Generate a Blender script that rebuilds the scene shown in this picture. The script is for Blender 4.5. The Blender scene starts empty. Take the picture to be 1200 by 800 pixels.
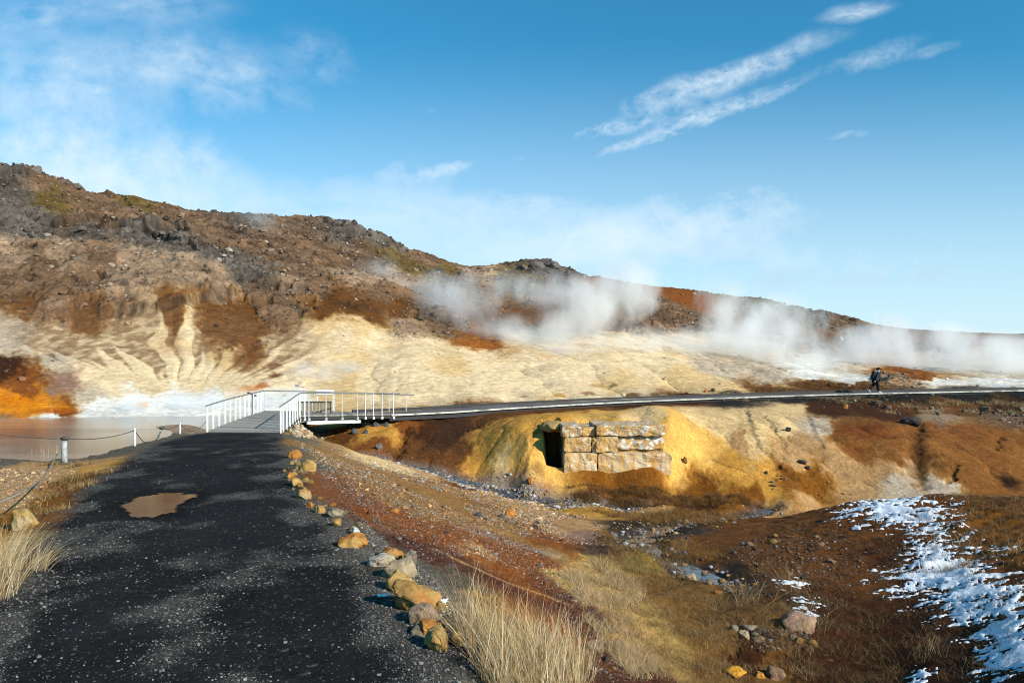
import bpy, bmesh, math, random
import numpy as np
from mathutils import Vector, Matrix

random.seed(7)
RNG = np.random.default_rng(7)
EYE = 1.65
F = 933.0                      # focal length in photo pixels (1200 wide)
CX, HY = 600.0, 440.0          # principal column, horizon row
C = bpy.context.scene.collection
scene = bpy.context.scene

# ------------------------------------------------------------------ helpers
def link(o, parent=None):
    C.objects.link(o)
    if parent is not None:
        o.parent = parent
    return o

def tag(o, label=None, cat=None, group=None, kind=None):
    if label: o['label'] = label
    if cat: o['category'] = cat
    if group: o['group'] = group
    if kind: o['kind'] = kind
    return o

def empty(name, loc=(0, 0, 0)):
    o = bpy.data.objects.new(name, None)
    o.empty_display_size = 0.2
    o.location = loc
    return link(o)

def mesh_arrays(name, V, faces, mat=None, smooth=True, colors=None, extra=None):
    """V (n,3) array, faces (m,k) int array; fast mesh build."""
    V = np.asarray(V, np.float32); faces = np.asarray(faces, np.int32)
    me = bpy.data.meshes.new(name)
    n, m, k = len(V), len(faces), faces.shape[1]
    me.vertices.add(n); me.vertices.foreach_set('co', V.ravel())
    me.loops.add(m * k); me.loops.foreach_set('vertex_index', faces.ravel())
    me.polygons.add(m)
    me.polygons.foreach_set('loop_start', np.arange(0, m * k, k, dtype=np.int32))
    try:
        me.polygons.foreach_set('loop_total', np.full(m, k, np.int32))
    except Exception:
        pass
    me.update(calc_edges=True)
    me.polygons.foreach_set('use_smooth', np.full(m, smooth))
    if colors is not None:
        a = me.color_attributes.new('Col', 'FLOAT_COLOR', 'POINT')
        c4 = np.ones((n, 4), np.float32); c4[:, :3] = colors
        a.data.foreach_set('color', c4.ravel())
    if extra is not None:
        for nm, arr in extra.items():
            a = me.attributes.new(nm, 'FLOAT', 'POINT')
            a.data.foreach_set('value', np.asarray(arr, np.float32))
    if mat: me.materials.append(mat)
    return me

def obj(name, me, parent=None, loc=None):
    o = bpy.data.objects.new(name, me)
    if loc is not None: o.location = loc
    return link(o, parent)

def bm_obj(name, bm, mat, parent=None, smooth=False, loc=None):
    me = bpy.data.meshes.new(name)
    bmesh.ops.recalc_face_normals(bm, faces=bm.faces)
    bm.to_mesh(me); bm.free()
    if smooth:
        me.polygons.foreach_set('use_smooth', np.full(len(me.polygons), True))
    me.materials.append(mat)
    return obj(name, me, parent, loc)

def add_box(bm, c, sx, sy, sz, M=None, bevel=0.0):
    r = bmesh.ops.create_cube(bm, size=1.0)
    vs = r['verts']
    for v in vs:
        v.co = Vector((v.co.x * sx, v.co.y * sy, v.co.z * sz))
    if bevel > 0:
        es = list({e for v in vs for e in v.link_edges})
        rb = bmesh.ops.bevel(bm, geom=es, offset=bevel, segments=2, affect='EDGES', profile=0.6)
        vs = list({v for f in rb['faces'] for v in f.verts} | {v for v in vs if v.is_valid})
    T = Matrix.Translation(Vector(c)) @ (M if M is not None else Matrix.Identity(4))
    for v in vs: v.co = T @ v.co
    return vs

def add_tube(bm, pts, r, seg=8, cap=True):
    pts = [Vector(p) for p in pts]
    rings = []
    for i, p in enumerate(pts):
        a = pts[max(i - 1, 0)]; b = pts[min(i + 1, len(pts) - 1)]
        t = (b - a).normalized()
        u = t.cross(Vector((0, 0, 1)))
        if u.length < 1e-3: u = t.cross(Vector((1, 0, 0)))
        u.normalize(); w = u.cross(t)
        rr = r[i] if isinstance(r, (list, tuple)) else r
        rings.append([bm.verts.new(p + rr * (math.cos(2 * math.pi * k / seg) * u + math.sin(2 * math.pi * k / seg) * w)) for k in range(seg)])
    for i in range(len(rings) - 1):
        for k in range(seg):
            bm.faces.new((rings[i][k], rings[i][(k + 1) % seg], rings[i + 1][(k + 1) % seg], rings[i + 1][k]))
    if cap:
        bm.faces.new(rings[0][::-1]); bm.faces.new(rings[-1])

# ------------------------------------------------------------------ numpy noise
_perm = np.random.default_rng(3).permutation(512).astype(np.int64)
_grad = np.stack([np.cos(np.arange(512) * 2.39996), np.sin(np.arange(512) * 2.39996)], 1)

def perlin(x, y, seed=0):
    xi = np.floor(x).astype(np.int64); yi = np.floor(y).astype(np.int64)
    xf = x - xi; yf = y - yi
    u = xf * xf * xf * (xf * (xf * 6 - 15) + 10); v = yf * yf * yf * (yf * (yf * 6 - 15) + 10)
    def g(ix, iy, dx, dy):
        h = _perm[(_perm[(ix + seed * 37) & 511] + iy) & 511]
        gg = _grad[h]
        return gg[..., 0] * dx + gg[..., 1] * dy
    n00 = g(xi, yi, xf, yf); n10 = g(xi + 1, yi, xf - 1, yf)
    n01 = g(xi, yi + 1, xf, yf - 1); n11 = g(xi + 1, yi + 1, xf - 1, yf - 1)
    a = n00 + u * (n10 - n00); b = n01 + u * (n11 - n01)
    return (a + v * (b - a)) * 1.5

def fbm(x, y, octv=4, seed=0, gain=0.5):
    s = 0; a = 1.0; t = 0
    for i in range(octv):
        s = s + a * perlin(x * 2 ** i, y * 2 ** i, seed + i * 5); t += a; a *= gain
    return s / t

def ridged(x, y, octv=4, seed=0, gain=0.5):
    s = 0; a = 1.0; t = 0
    for i in range(octv):
        s = s + a * (1 - np.abs(perlin(x * 2 ** i, y * 2 ** i, seed + i * 5)) * 2); t += a; a *= gain
    return s / t

def sstep(a, b, x):
    t = np.clip((x - a) / (b - a), 0, 1)
    return t * t * (3 - 2 * t)

# ------------------------------------------------------------------ terrain: surveyed points (column, row, distance)
W_LEVEL = -2.12                 # pond level below the eye
def rowz(z, D): return HY - z * F / D
P3 = []
def pt(px, py, D): P3.append((px, py, D))
def pz(px, z, D): P3.append((px, rowz(z, D), D))

# path
for t in [(540,800,4.2),(300,800,4.2),(60,800,4.2),(468,700,5.8),(250,700,5.8),(-20,700,5.8),(428,650,7.33),(230,650,7.33),(25,650,7.4),
          (395,600,9.65),(230,600,9.65),(65,600,9.8),(360,560,13),(230,560,13),(105,560,13.2),(345,540,15.8),(240,540,15.8),(130,540,16),
          (335,520,21.5),(260,520,21.5),(175,521,21.6),(329,508,28),(285,507.5,28.3),(240,508,28.2)]: pt(*t)
# right shoulder and gully slope
for t in [(560,800,4.3),(620,800,4.65),(700,800,5.25),(800,800,6.1),(520,700,5.9),(600,700,6.75),(700,700,8.3),(800,700,9.4),(500,650,7.6),(560,650,8.6),
          (620,650,9.8),(700,650,11.3),(800,650,12.7),(450,600,9.9),(520,600,11.6),(580,600,15.3),(640,600,19.3),(400,560,13.3),(450,560,15.2),(500,565,18.2),
          (550,575,21.7),(600,585,24.2),(360,530,18.6),(400,540,20.2),(450,548,22.7),(500,560,25.2),(345,515,23.7),(380,522,25.2),(430,537,26.2),
          (750,620,16.2),(700,610,18.7),(850,612,20),(800,597,25),(700,596,25.6)]: pt(*t)
# shoulder crest above the stream, gravel heap beside the bridge
for t in [(350,499,28.6),(368,511,28),(400,522,27.5),(440,535,28),(480,547,29.3)]: pt(*t)
# stream bed and the ground beneath the bridge
for t in [(350,-2.75,32),(350,-2.8,35),(350,-2.6,38),(400,-3.05,31),(440,-3.2,30.5)]: pz(*t)
for t in [(480,546,31.0),(520,555,30.4),(560,564,30),(600,574,29.2),(640,584,28.3),(720,593,27.3),(820,595,27),(900,596,27)]: pt(*t)
for t in [(400,515,34.5),(400,503,36.5),(430,500,36),(440,522,33),(470,494,37),(500,500,36.5),(500,528,33),(520,520,34),(540,548,31.6),
          (560,530,33),(560,500,37),(560,489,39.3),(625,545,29.9),(620,522,30.8),(622,502,32.6),(600,502,33.0),(598,545,30.5),(578,540,31.3),(575,515,33.4),(620,485,38.5)]: pt(*t)
for t in [(300,-2.25,30),(300,-2.5,33),(300,-2.4,37),(300,-2.2,40),(420,-2.35,40)]: pz(*t)
# ruined wall base and the bank behind
for t in [(660,566,29.3),(720,566,29.3),(790,570,29.3),(655,497,32.6),(720,494.5,32.4),(785,495,32.4),(720,483,36.5),(650,483,38)]: pt(*t)
# far bank
for t in [(700,476.5,42.5),(760,473,44),(820,575,29),(820,540,31),(820,500,35),(820,481,40),(880,580,28.2),(880,540,31),(880,500,36),(880,479,42),(880,468,48),
          (930,580,28.2),(960,587,29),(960,550,31.5),(960,510,36),(960,485,42),(960,466,49.5),(1050,576,29.5),(1050,540,32.5),(1050,500,37.5),(1050,480,45),
          (1050,463.5,52),(1150,575,29.5),(1150,540,32.8),(1150,502,38.5),(1150,482,45.5),(1150,462,54),(1300,575,29.5),(1300,540,32.8),(1300,500,39),(1300,480,46),(1300,461,57)]: pt(*t)
for t in [(960,-4.65,26),(1050,-4.6,25.5),(1150,-4.5,25.5),(1300,-4.4,25)]: pz(*t)
# snowy mound
for t in [(940,602,22),(1000,588,21),(1100,580,20),(1200,582,18.5),(1320,583,18),(900,622,17.6),(1000,620,16.2),(1100,612,15.6),(1200,612,14.6),(850,642,14),(900,680,10.7),(960,650,13.3),(1050,650,13.2),(1150,650,11.9),
          (1200,650,11.2),(1100,700,9.4),(1200,700,8.2),(1100,750,7.6),(1000,750,8.15),(1000,700,10.0),(1200,750,6.7),(1000,800,6.8),(1100,800,6.35),(1200,800,5.55),
          (900,740,8.0),(900,800,6.7),(1320,800,4.9),(1320,650,9.9),(1320,720,6.7)]: pt(*t)
# left bank, pond
for t in [(0,540,18.8),(60,544,18),(0,570,13.2),(0,600,10.4),(60,600,10.2),(0,650,7.6),(-120,650,7.7),(-200,800,4.3),(-220,600,10.2),(-160,541,19),(100,536,20.3),(130,531,21),(155,523,22.6),(200,512,26),(222,507,28.5)]: pt(*t)
for t in [(-160,-2.5,25),(0,-2.5,25),(90,-2.45,26),(170,-2.3,27.5),(-160,-2.5,34),(0,-2.5,34),(100,-2.45,34),(180,-2.13,32.5),(215,-2.09,33.5),(240,-2.12,31.5),(150,-2.3,37.5)]: pz(*t)
for t in [(0,492,39.3),(-200,493,39),(100,490,40.5),(200,488,41.5),(260,487,42)]: pt(*t)
# hillside
H = {
 -250: [(480,41),(440,47),(400,55),(330,66),(260,84),(200,101),(170,112)],
 -100: [(480,41),(440,47),(400,55),(330,67),(270,85),(220,104),(186,119)],
 0: [(480,41.5),(440,47),(418,52),(375,60),(330,70),(280,85),(240,103),(215,115),(197,124)],
 30: [(199.5,125)], 60: [(211,126)], 80: [(219,127)], 130: [(229.5,131)], 160: [(233,134)],
 100: [(470,44.5),(425,52),(385,60),(340,70),(290,86),(250,110),(228,128)],
 200: [(465,47),(430,53),(380,62),(355,66),(300,85),(262,115),(241,137)],
 300: [(470,46),(450,50),(420,56),(380,66),(330,80),(285,112),(254,150)],
 400: [(474,46),(440,54),(400,62),(378,68),(340,85),(300,120),(263,163)],
 440: [(277,166)],
 500: [(470,48),(440,54),(410,63),(385,76),(340,110),(312,148),(298,174)],
 580: [(314,182)],
 600: [(465,50.5),(430,60),(405,72),(380,100),(350,138),(312,186)],
 640: [(307,190)], 668: [(322,194)],
 700: [(463,53),(430,62),(405,75),(385,100),(360,142),(326,200)],
 800: [(458,56.5),(430,68),(405,88),(382,125),(340,215)],
 900: [(456,59),(430,76),(407,110),(387,150),(353,225)],
 1000: [(451,63),(430,82),(411,120),(396,170),(376,235)],
 1100: [(449,67),(430,92),(412,150),(389,260)],
 1200: [(448,71),(430,102),(413,170),(392,280)],
 1350: [(448,75),(430,105),(413,175),(393,300)],
}
for px, L in H.items():
    for py, D in L: pt(px, py, D)
    cpy, cD = L[-1]
    pz(px, (HY - cpy) / F * cD - 2.0, cD * 1.18)          # the back of the hill falls away
    pz(px, (HY - cpy) / F * cD * 0.6, cD * 1.9)
for px in (-300, 0, 300, 600, 900, 1200, 1500):
    pz(px, -1.65, 1.2); pz(px, -1.65, 2.4); pz(px, 2.0, 900.0); pz(px, -2.0, 2500.0)
for px in (560, 700, 850, 1000, 1150, 1400): pz(px, -1.8, 3.2)

K_LN = 0.35
P3 = np.array(P3, float)
_u = (P3[:, 0] - CX) / F
_X = _u * P3[:, 2]; _Z = (HY - P3[:, 1]) / F * P3[:, 2]
_r = np.hypot(_X, P3[:, 2])
_S = np.stack([np.arctan2(_X, P3[:, 2]), K_LN * np.log(_r)], 1)
_W = (_Z + EYE) / _r

def _phi(A, B):
    d = np.sqrt(((A[:, None, :] - B[None, :, :]) ** 2).sum(2))
    return d ** 1.5
n = len(_S)
A = np.zeros((n + 3, n + 3))
A[:n, :n] = -_phi(_S, _S) - np.eye(n) * 2e-4
A[:n, n] = 1; A[:n, n + 1:] = _S; A[n, :n] = 1; A[n + 1:, :n] = _S.T
sol = np.linalg.solve(A, np.concatenate([_W, np.zeros(3)]))
TH = np.linspace(-0.78, 0.78, 420); LR = np.linspace(math.log(1.0), math.log(3000), 620)
GW = np.zeros((len(LR), len(TH)))
for i, lr in enumerate(LR):
    Q = np.stack([TH, np.full_like(TH, K_LN * lr)], 1)
    GW[i] = -_phi(Q, _S) @ sol[:n] + sol[n] + Q @ sol[n + 1:]

def base_h(X, Y):
    """ground height in world metres, before the fine relief"""
    X = np.asarray(X, float); Y = np.asarray(Y, float)
    r = np.hypot(X, Y) + 1e-6; th = np.arctan2(X, Y)
    fade = 1 - sstep(0.8, 1.5, np.abs(th))
    a = np.clip((th - TH[0]) / (TH[1] - TH[0]), 0, len(TH) - 1.001)
    b = np.clip((np.log(r) - LR[0]) / (LR[1] - LR[0]), 0, len(LR) - 1.001)
    ai = a.astype(int); bi = b.astype(int); af = a - ai; bf = b - bi
    w = (GW[bi, ai] * (1 - af) + GW[bi, ai + 1] * af) * (1 - bf) + (GW[bi + 1, ai] * (1 - af) + GW[bi + 1, ai + 1] * af) * bf
    return w * r * fade

_DS = np.exp(np.linspace(math.log(2.2), math.log(420), 1400))
def cast(px, py, dmin=2.2):
    """world ground point seen at a photo pixel (survey of the layout)"""
    u = (px - CX) / F; v = (HY - py) / F
    h = base_h(u * _DS, _DS)
    ok = np.nonzero((h >= EYE + v * _DS) & (_DS >= dmin))[0]
    i = ok[0] if len(ok) else len(_DS) - 1
    D = _DS[i]
    return np.array([u * D, D, h[i]])
def at(px, py, D):
    return Vector(((px - CX) / F * D, D, EYE + (HY - py) / F * D))

def tl(X, Y):      # survey coordinates: bearing and log range
    return np.arctan2(X, Y), K_LN * 0.86 * np.log(np.hypot(X, Y) + 1e-6)

def poly_tl(pix):
    w = np.array([cast(*p) for p in pix])
    return np.stack(tl(w[:, 0], w[:, 1]), 1)

def poly_sd(T, L, poly):
    """signed distance (positive inside) in survey coordinates"""
    d = np.full(T.shape, 1e9); inside = np.zeros(T.shape, bool)
    m = len(poly)
    for i in range(m):
        ax, ay = poly[i]; bx, by = poly[(i + 1) % m]
        ex, ey = bx - ax, by - ay
        t = np.clip(((T - ax) * ex + (L - ay) * ey) / (ex * ex + ey * ey + 1e-12), 0, 1)
        d = np.minimum(d, np.hypot(T - ax - t * ex, L - ay - t * ey))
        c = ((ay > L) != (by > L))
        with np.errstate(divide='ignore', invalid='ignore'):
            xi = ax + (L - ay) / (by - ay + 1e-15) * ex
        inside ^= c & (T < xi)
    return np.where(inside, d, -d)

def line_d(T, L, pts):
    d = np.full(T.shape, 1e9)
    for (ax, ay), (bx, by) in zip(pts[:-1], pts[1:]):
        ex, ey = bx - ax, by - ay
        t = np.clip(((T - ax) * ex + (L - ay) * ey) / (ex * ex + ey * ey + 1e-12), 0, 1)
        d = np.minimum(d, np.hypot(T - ax - t * ex, L - ay - t * ey))
    return d

# ------------------------------------------------------------------ soils: albedo, relief roughness, stoniness
SOIL = {
 'verge':   ((.150,.130,.105), .3, 1.0), 'cream': ((.63,.495,.325), .22, .2), 'white': ((.68,.65,.60), .2, .15), 'pale': ((.46,.38,.29), .4, .4),
 'ochre':   ((.48,.27,.082), .3, .3), 'yellow': ((.60,.37,.125), .2, .15), 'paleyel': ((.58,.42,.23), .2, .2), 'orange': ((.52,.215,.045), .4, .2),
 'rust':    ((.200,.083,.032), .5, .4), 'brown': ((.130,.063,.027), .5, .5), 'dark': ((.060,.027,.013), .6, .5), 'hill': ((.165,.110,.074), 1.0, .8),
 'tan':     ((.285,.205,.145), .9, .6), 'rock': ((.115,.098,.085), 1.4, .9), 'olive': ((.125,.090,.040), .8, .6), 'maroon': ((.105,.048,.032), .4, .9),
 'dirt':    ((.40,.255,.135), .3, .4), 'dry': ((.36,.25,.105), .6, .2), 'moss': ((.165,.098,.042), .8, .2), 'lime': ((.27,.175,.05), .7, .1),
 'turf':    ((.185,.085,.026), .9, .3), 'black': ((.030,.025,.022), .5, .9), 'slope': ((.30,.175,.080), .3, .9), 'redslope': ((.24,.100,.040), .3, .9),
 'clay': ((.225,.108,.043), .4, .4), 'mauve':   ((.26,.17,.13), .3, .4), 'mud': ((.33,.24,.17), .1, .1), 'wet': ((.045,.030,.020), .5, .4),
}
CP = [  # (column, row, soil): what lies where
 # hill crest and upper slopes
 (0,205,'rock'),(50,215,'hill'),(20,235,'rock'),(60,240,'olive'),(110,245,'hill'),(100,232,'hill'),(0,262,'rock'),(40,265,'rock'),(90,262,'hill'),(140,250,'hill'),(160,235,'olive'),
 (200,255,'hill'),(240,245,'hill'),(280,255,'rock'),(320,262,'hill'),(350,262,'hill'),(400,268,'rock'),(440,280,'rock'),(100,270,'rock'),(160,275,'rock'),(210,290,'rock'),(130,262,'hill'),
 (10,300,'tan'),(40,310,'hill'),(80,300,'tan'),(120,300,'hill'),(150,300,'tan'),(190,320,'tan'),(230,330,'tan'),(160,330,'tan'),(260,345,'tan'),(140,350,'tan'),(90,345,'hill'),(50,345,'hill'),(20,340,'hill'),(30,360,'brown'),
 (60,370,'tan'),(100,368,'brown'),(250,300,'rock'),(290,320,'rock'),(250,275,'hill'),(300,290,'hill'),(340,300,'hill'),(380,300,'hill'),(300,345,'hill'),(340,335,'tan'),(370,340,'hill'),(420,330,'tan'),(420,300,'hill'),
 (330,360,'hill'),(380,362,'brown'),(430,365,'brown'),(400,352,'brown'),(470,310,'olive'),(440,345,'hill'),(480,330,'tan'),(460,360,'brown'),(500,305,'hill'),(520,318,'olive'),(500,345,'hill'),(540,330,'hill'),(560,320,'tan'),
 (500,370,'hill'),(520,385,'hill'),(480,385,'tan'),(560,400,'rust'),(600,385,'hill'),(570,375,'brown'),(620,330,'olive'),(640,315,'rock'),(660,320,'rock'),(640,345,'hill'),(690,340,'tan'),(700,335,'rust'),(640,370,'brown'),
 (620,400,'cream'),(740,345,'hill'),(790,345,'rust'),(780,365,'hill'),(830,355,'rust'),(820,380,'hill'),(870,352,'olive'),(900,365,'rock'),(950,370,'rock'),(900,390,'hill'),(960,395,'brown'),(1000,385,'hill'),(1050,392,'rust'),
 (1100,395,'brown'),(1160,398,'rust'),(1200,400,'brown'),(1100,405,'hill'),(1180,415,'pale'),(1130,420,'pale'),(1000,402,'hill'),(750,385,'hill'),(700,380,'brown'),(740,400,'cream'),(800,400,'cream'),(860,400,'pale'),
 # pale base of the hill
 (20,385,'pale'),(10,400,'pale'),(60,400,'cream'),(100,410,'cream'),(140,400,'cream'),(120,440,'cream'),(60,425,'pale'),(160,425,'cream'),(180,450,'cream'),(210,440,'cream'),(240,440,'cream'),(180,380,'cream'),(220,385,'cream'),
 (200,370,'brown'),(250,372,'brown'),(290,365,'brown'),(320,372,'hill'),(300,385,'brown'),(270,395,'brown'),(265,420,'paleyel'),(315,400,'cream'),(300,405,'brown'),(330,420,'cream'),(280,450,'cream'),(330,445,'cream'),
 (10,430,'dark'),(40,440,'rust'),(70,450,'mauve'),(100,465,'pale'),(20,455,'rust'),(10,468,'orange'),(50,472,'orange'),(80,480,'rust'),(30,484,'orange'),(120,480,'white'),(160,472,'white'),(200,470,'white'),(60,488,'white'),(100,490,'white'),
 (150,488,'white'),(200,482,'white'),(230,478,'white'),(250,470,'white'),(300,475,'white'),(340,478,'white'),
 (360,400,'cream'),(400,395,'cream'),(440,400,'cream'),(380,385,'paleyel'),(430,388,'paleyel'),(370,430,'cream'),(410,430,'paleyel'),(450,420,'cream'),(500,410,'cream'),(480,440,'cream'),(440,450,'cream'),(470,462,'cream'),(400,462,'paleyel'),
 (530,430,'paleyel'),(560,420,'cream'),(520,455,'cream'),(560,450,'cream'),(600,440,'cream'),(600,462,'cream'),(640,425,'cream'),(640,455,'cream'),(680,440,'cream'),(690,462,'cream'),(700,420,'cream'),(720,455,'paleyel'),(760,430,'cream'),(740,465,'cream'),
 (800,445,'paleyel'),(840,430,'pale'),(850,455,'paleyel'),(900,440,'pale'),(900,457,'brown'),(950,452,'brown'),(950,438,'white'),(1000,445,'white'),(1000,452,'brown'),(1050,445,'tan'),(1045,437,'rust'),(1075,443,'rust'),(1100,448,'white'),(1180,449,'white'),
 (1000,430,'pale'),(1100,430,'pale'),(1200,435,'pale'),(780,420,'cream'),
 # bank under the boardwalk
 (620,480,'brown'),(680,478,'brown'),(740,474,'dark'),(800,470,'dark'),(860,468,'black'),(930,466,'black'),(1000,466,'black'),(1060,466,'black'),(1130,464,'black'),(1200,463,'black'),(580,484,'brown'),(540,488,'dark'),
 (600,500,'ochre'),(640,495,'ochre'),(700,490,'yellow'),(760,485,'paleyel'),(820,485,'paleyel'),(880,490,'paleyel'),(930,480,'paleyel'),(960,478,'dark'),(1010,474,'dark'),(1060,476,'brown'),(1120,476,'brown'),(1180,474,'dark'),(1100,488,'tan'),(1180,490,'hill'),(1040,482,'dark'),
 (570,530,'ochre'),(600,530,'yellow'),(590,550,'paleyel'),(640,540,'yellow'),(620,565,'yellow'),(560,545,'ochre'),(560,510,'ochre'),(800,540,'yellow'),(830,520,'yellow'),(860,550,'ochre'),(900,565,'ochre'),(850,500,'paleyel'),(880,515,'paleyel'),(920,500,'paleyel'),
 (930,530,'dirt'),(960,500,'pale'),(985,510,'clay'),(1020,510,'clay'),(1010,530,'clay'),(1050,520,'clay'),(980,540,'dirt'),(1000,560,'dirt'),(1040,555,'dirt'),(1050,565,'pale'),(1080,530,'brown'),(1100,520,'clay'),(1150,510,'clay'),(1150,540,'clay'),(1200,530,'clay'),(1120,560,'clay'),
 (1110,572,'pale'),(1160,570,'clay'),(950,570,'turf'),(930,560,'turf'),(870,515,'dirt'),(790,500,'yellow'),
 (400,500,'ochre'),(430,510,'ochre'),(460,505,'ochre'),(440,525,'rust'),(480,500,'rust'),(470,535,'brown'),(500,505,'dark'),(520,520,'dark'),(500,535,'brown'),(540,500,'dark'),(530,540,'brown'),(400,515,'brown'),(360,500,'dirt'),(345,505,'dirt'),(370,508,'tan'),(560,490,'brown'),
 # gully floor, with the shade of the mound's left flank painted as dark soil
 (700,575,'turf'),(760,575,'turf'),(820,580,'turf'),(880,585,'turf'),(740,588,'turf'),(820,592,'dark'),(900,600,'dirt'),(950,590,'dirt'),(680,590,'ochre'),(760,597,'dirt'),(700,600,'ochre'),(820,602,'turf'),(760,606,'turf'),(860,604,'turf'),(900,608,'brown'),
 (600,585,'dirt'),(560,575,'ochre'),(640,595,'ochre'),(540,570,'brown'),(600,575,'turf'),(470,547,'paleyel'),(440,540,'paleyel'),(500,556,'dirt'),
 (640,610,'dirt'),(680,615,'dirt'),(740,618,'wet'),(780,614,'wet'),(690,628,'mauve'),(650,622,'dirt'),(640,630,'redslope'),(600,620,'slope'),(560,608,'slope'),(620,608,'dirt'),(560,595,'slope'),(590,605,'slope'),(660,640,'redslope'),
 (720,635,'turf'),(780,640,'turf'),(760,660,'lime'),(740,655,'moss'),(700,660,'dry'),(720,690,'dry'),(780,690,'moss'),(800,720,'moss'),(760,720,'dry'),(740,760,'dry'),(700,730,'maroon'),(780,770,'dry'),(820,660,'turf'),(840,690,'moss'),(850,740,'moss'),(880,770,'dark'),(840,790,'moss'),
 (800,660,'wet'),(830,672,'wet'),(870,665,'wet'),(880,690,'dark'),(900,715,'moss'),(920,750,'turf'),(950,770,'dark'),(900,790,'moss'),(980,790,'dark'),(940,700,'dark'),(980,720,'dark'),(1000,760,'dark'),(1040,780,'dark'),(930,680,'brown'),
 (850,630,'brown'),(900,640,'brown'),(950,630,'brown'),(1000,620,'brown'),(880,660,'brown'),(960,660,'brown'),(1000,680,'brown'),(1020,600,'brown'),(1100,590,'brown'),(1180,590,'brown'),(1150,610,'turf'),(1100,620,'brown'),(1180,640,'turf'),(1150,660,'brown'),(1060,650,'dark'),(1100,690,'dark'),(1180,700,'brown'),(1200,760,'dark'),(1100,760,'dark'),(1100,795,'dark'),
 # slope between path and gully
 (370,530,'slope'),(400,545,'slope'),(430,555,'slope'),(470,570,'slope'),(510,585,'slope'),(540,600,'slope'),(360,545,'verge'),(380,565,'redslope'),(400,580,'redslope'),(440,595,'redslope'),(480,610,'redslope'),(530,625,'redslope'),(580,640,'redslope'),(420,570,'slope'),(460,585,'slope'),(500,602,'slope'),
 (400,600,'maroon'),(440,625,'verge'),(480,640,'maroon'),(510,655,'maroon'),(540,665,'verge'),(560,650,'dirt'),(600,665,'redslope'),(630,690,'maroon'),(660,710,'maroon'),(640,660,'redslope'),(660,675,'dry'),(690,700,'dirt'),(700,760,'maroon'),(730,790,'maroon'),(600,740,'dry'),(560,720,'dry'),(540,790,'verge'),(620,790,'dry'),(500,675,'verge'),(350,525,'verge'),(340,512,'verge'),(345,520,'slope'),
 (430,640,'verge'),(470,690,'verge'),(510,760,'verge'),(540,780,'black'),(350,570,'verge'),(370,600,'verge'),(400,625,'verge'),
 # left bank and pond edge
 (20,560,'dirt'),(60,560,'dirt'),(20,590,'dirt'),(0,575,'dirt'),(-60,580,'dirt'),(40,545,'dirt'),(110,550,'ochre'),(90,545,'dirt'),(100,560,'turf'),(60,590,'turf'),(50,600,'turf'),(80,570,'turf'),(30,610,'turf'),(20,640,'dry'),(20,680,'dry'),(-40,660,'dry'),(50,660,'verge'),
 (0,540,'verge'),(50,540,'verge'),(100,537,'verge'),(150,526,'verge'),(185,514,'verge'),(200,499,'mud'),(230,495,'mud'),(170,503,'mud'),(100,515,'mud'),(0,515,'mud'),(60,505,'mud'),(230,503,'mud'),(90,525,'mud'),
 (0,495,'mauve'),(60,494,'pale'),
]
_cw = np.array([cast(a, b) for a, b, c in CP])
CPT = np.stack(tl(_cw[:, 0], _cw[:, 1]), 1)
def grade(c):
    c = np.array(c, float); l = c @ np.array([.3, .55, .15])
    c = np.clip(l + (c - l) * (1.20 - .16 * min(1, l / .45)), .004, .9)
    return .74 * (c / .74) ** 1.16
CPV = np.array([list(grade(SOIL[c][0])) + [SOIL[c][1], SOIL[c][2]] for a, b, c in CP])

def soil_at(X, Y, chunk=40000):
    T, L = tl(X, Y)
    s = 933 / 26.0
    wob = 0.017
    Tn = T + wob * fbm(T * s, L * s * 1.2, 4, 11) + .007 * fbm(T * s * 5, L * s * 5, 3, 12)
    Ln = L + wob * 1.1 * fbm(T * s + 50, L * s * 1.2, 4, 13) + .007 * fbm(T * s * 5 + 9, L * s * 5, 3, 14)
    out = np.zeros((len(X), 5))
    P32 = CPT.astype(np.float32)
    logv = CPV.copy(); logv[:, :3] = np.log(logv[:, :3])
    logv = logv.astype(np.float32)
    for i in range(0, len(X), chunk):
        a = Tn[i:i + chunk].astype(np.float32)[:, None] - P32[None, :, 0]
        b = Ln[i:i + chunk].astype(np.float32)[:, None] - P32[None, :, 1]
        d2 = a * a + b * b
        w = 1.0 / (d2 * d2 * np.sqrt(d2) + 1e-12)
        w /= w.sum(1, keepdims=True)
        out[i:i + chunk] = w @ logv
    out[:, :3] = np.exp(out[:, :3])
    return out, T, L

# path outline
PL = [(-120,800),(-60,740),(-15,700),(22,655),(42,630),(66,600),(92,575),(112,556),(140,540),(160,530),(185,518),(212,511),(243,505.5)]
PR = [(545,800),(500,745),(468,700),(440,668),(415,640),(393,608),(365,575),(347,545),(340,528),(334,515),(330,505.5)]
def _edge(L):
    w = np.array([cast(*p) for p in L]); o = np.argsort(w[:, 1]); return w[o, 1], w[o, 0]
_ly, _lx = _edge(PL); _ry, _rx = _edge(PR)
def path_in(X, Y):
    """metres inside the path's gravel (negative outside)"""
    l = np.interp(Y, _ly, _lx, left=_lx[0]); r = np.interp(Y, _ry, _rx, left=_rx[0])
    d = np.minimum(X - l, r - X)
    d = np.where(Y > 28.9, -(Y - 28.9) - .2, d)
    d = np.where(Y < -30, -1, d)
    return d

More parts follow.
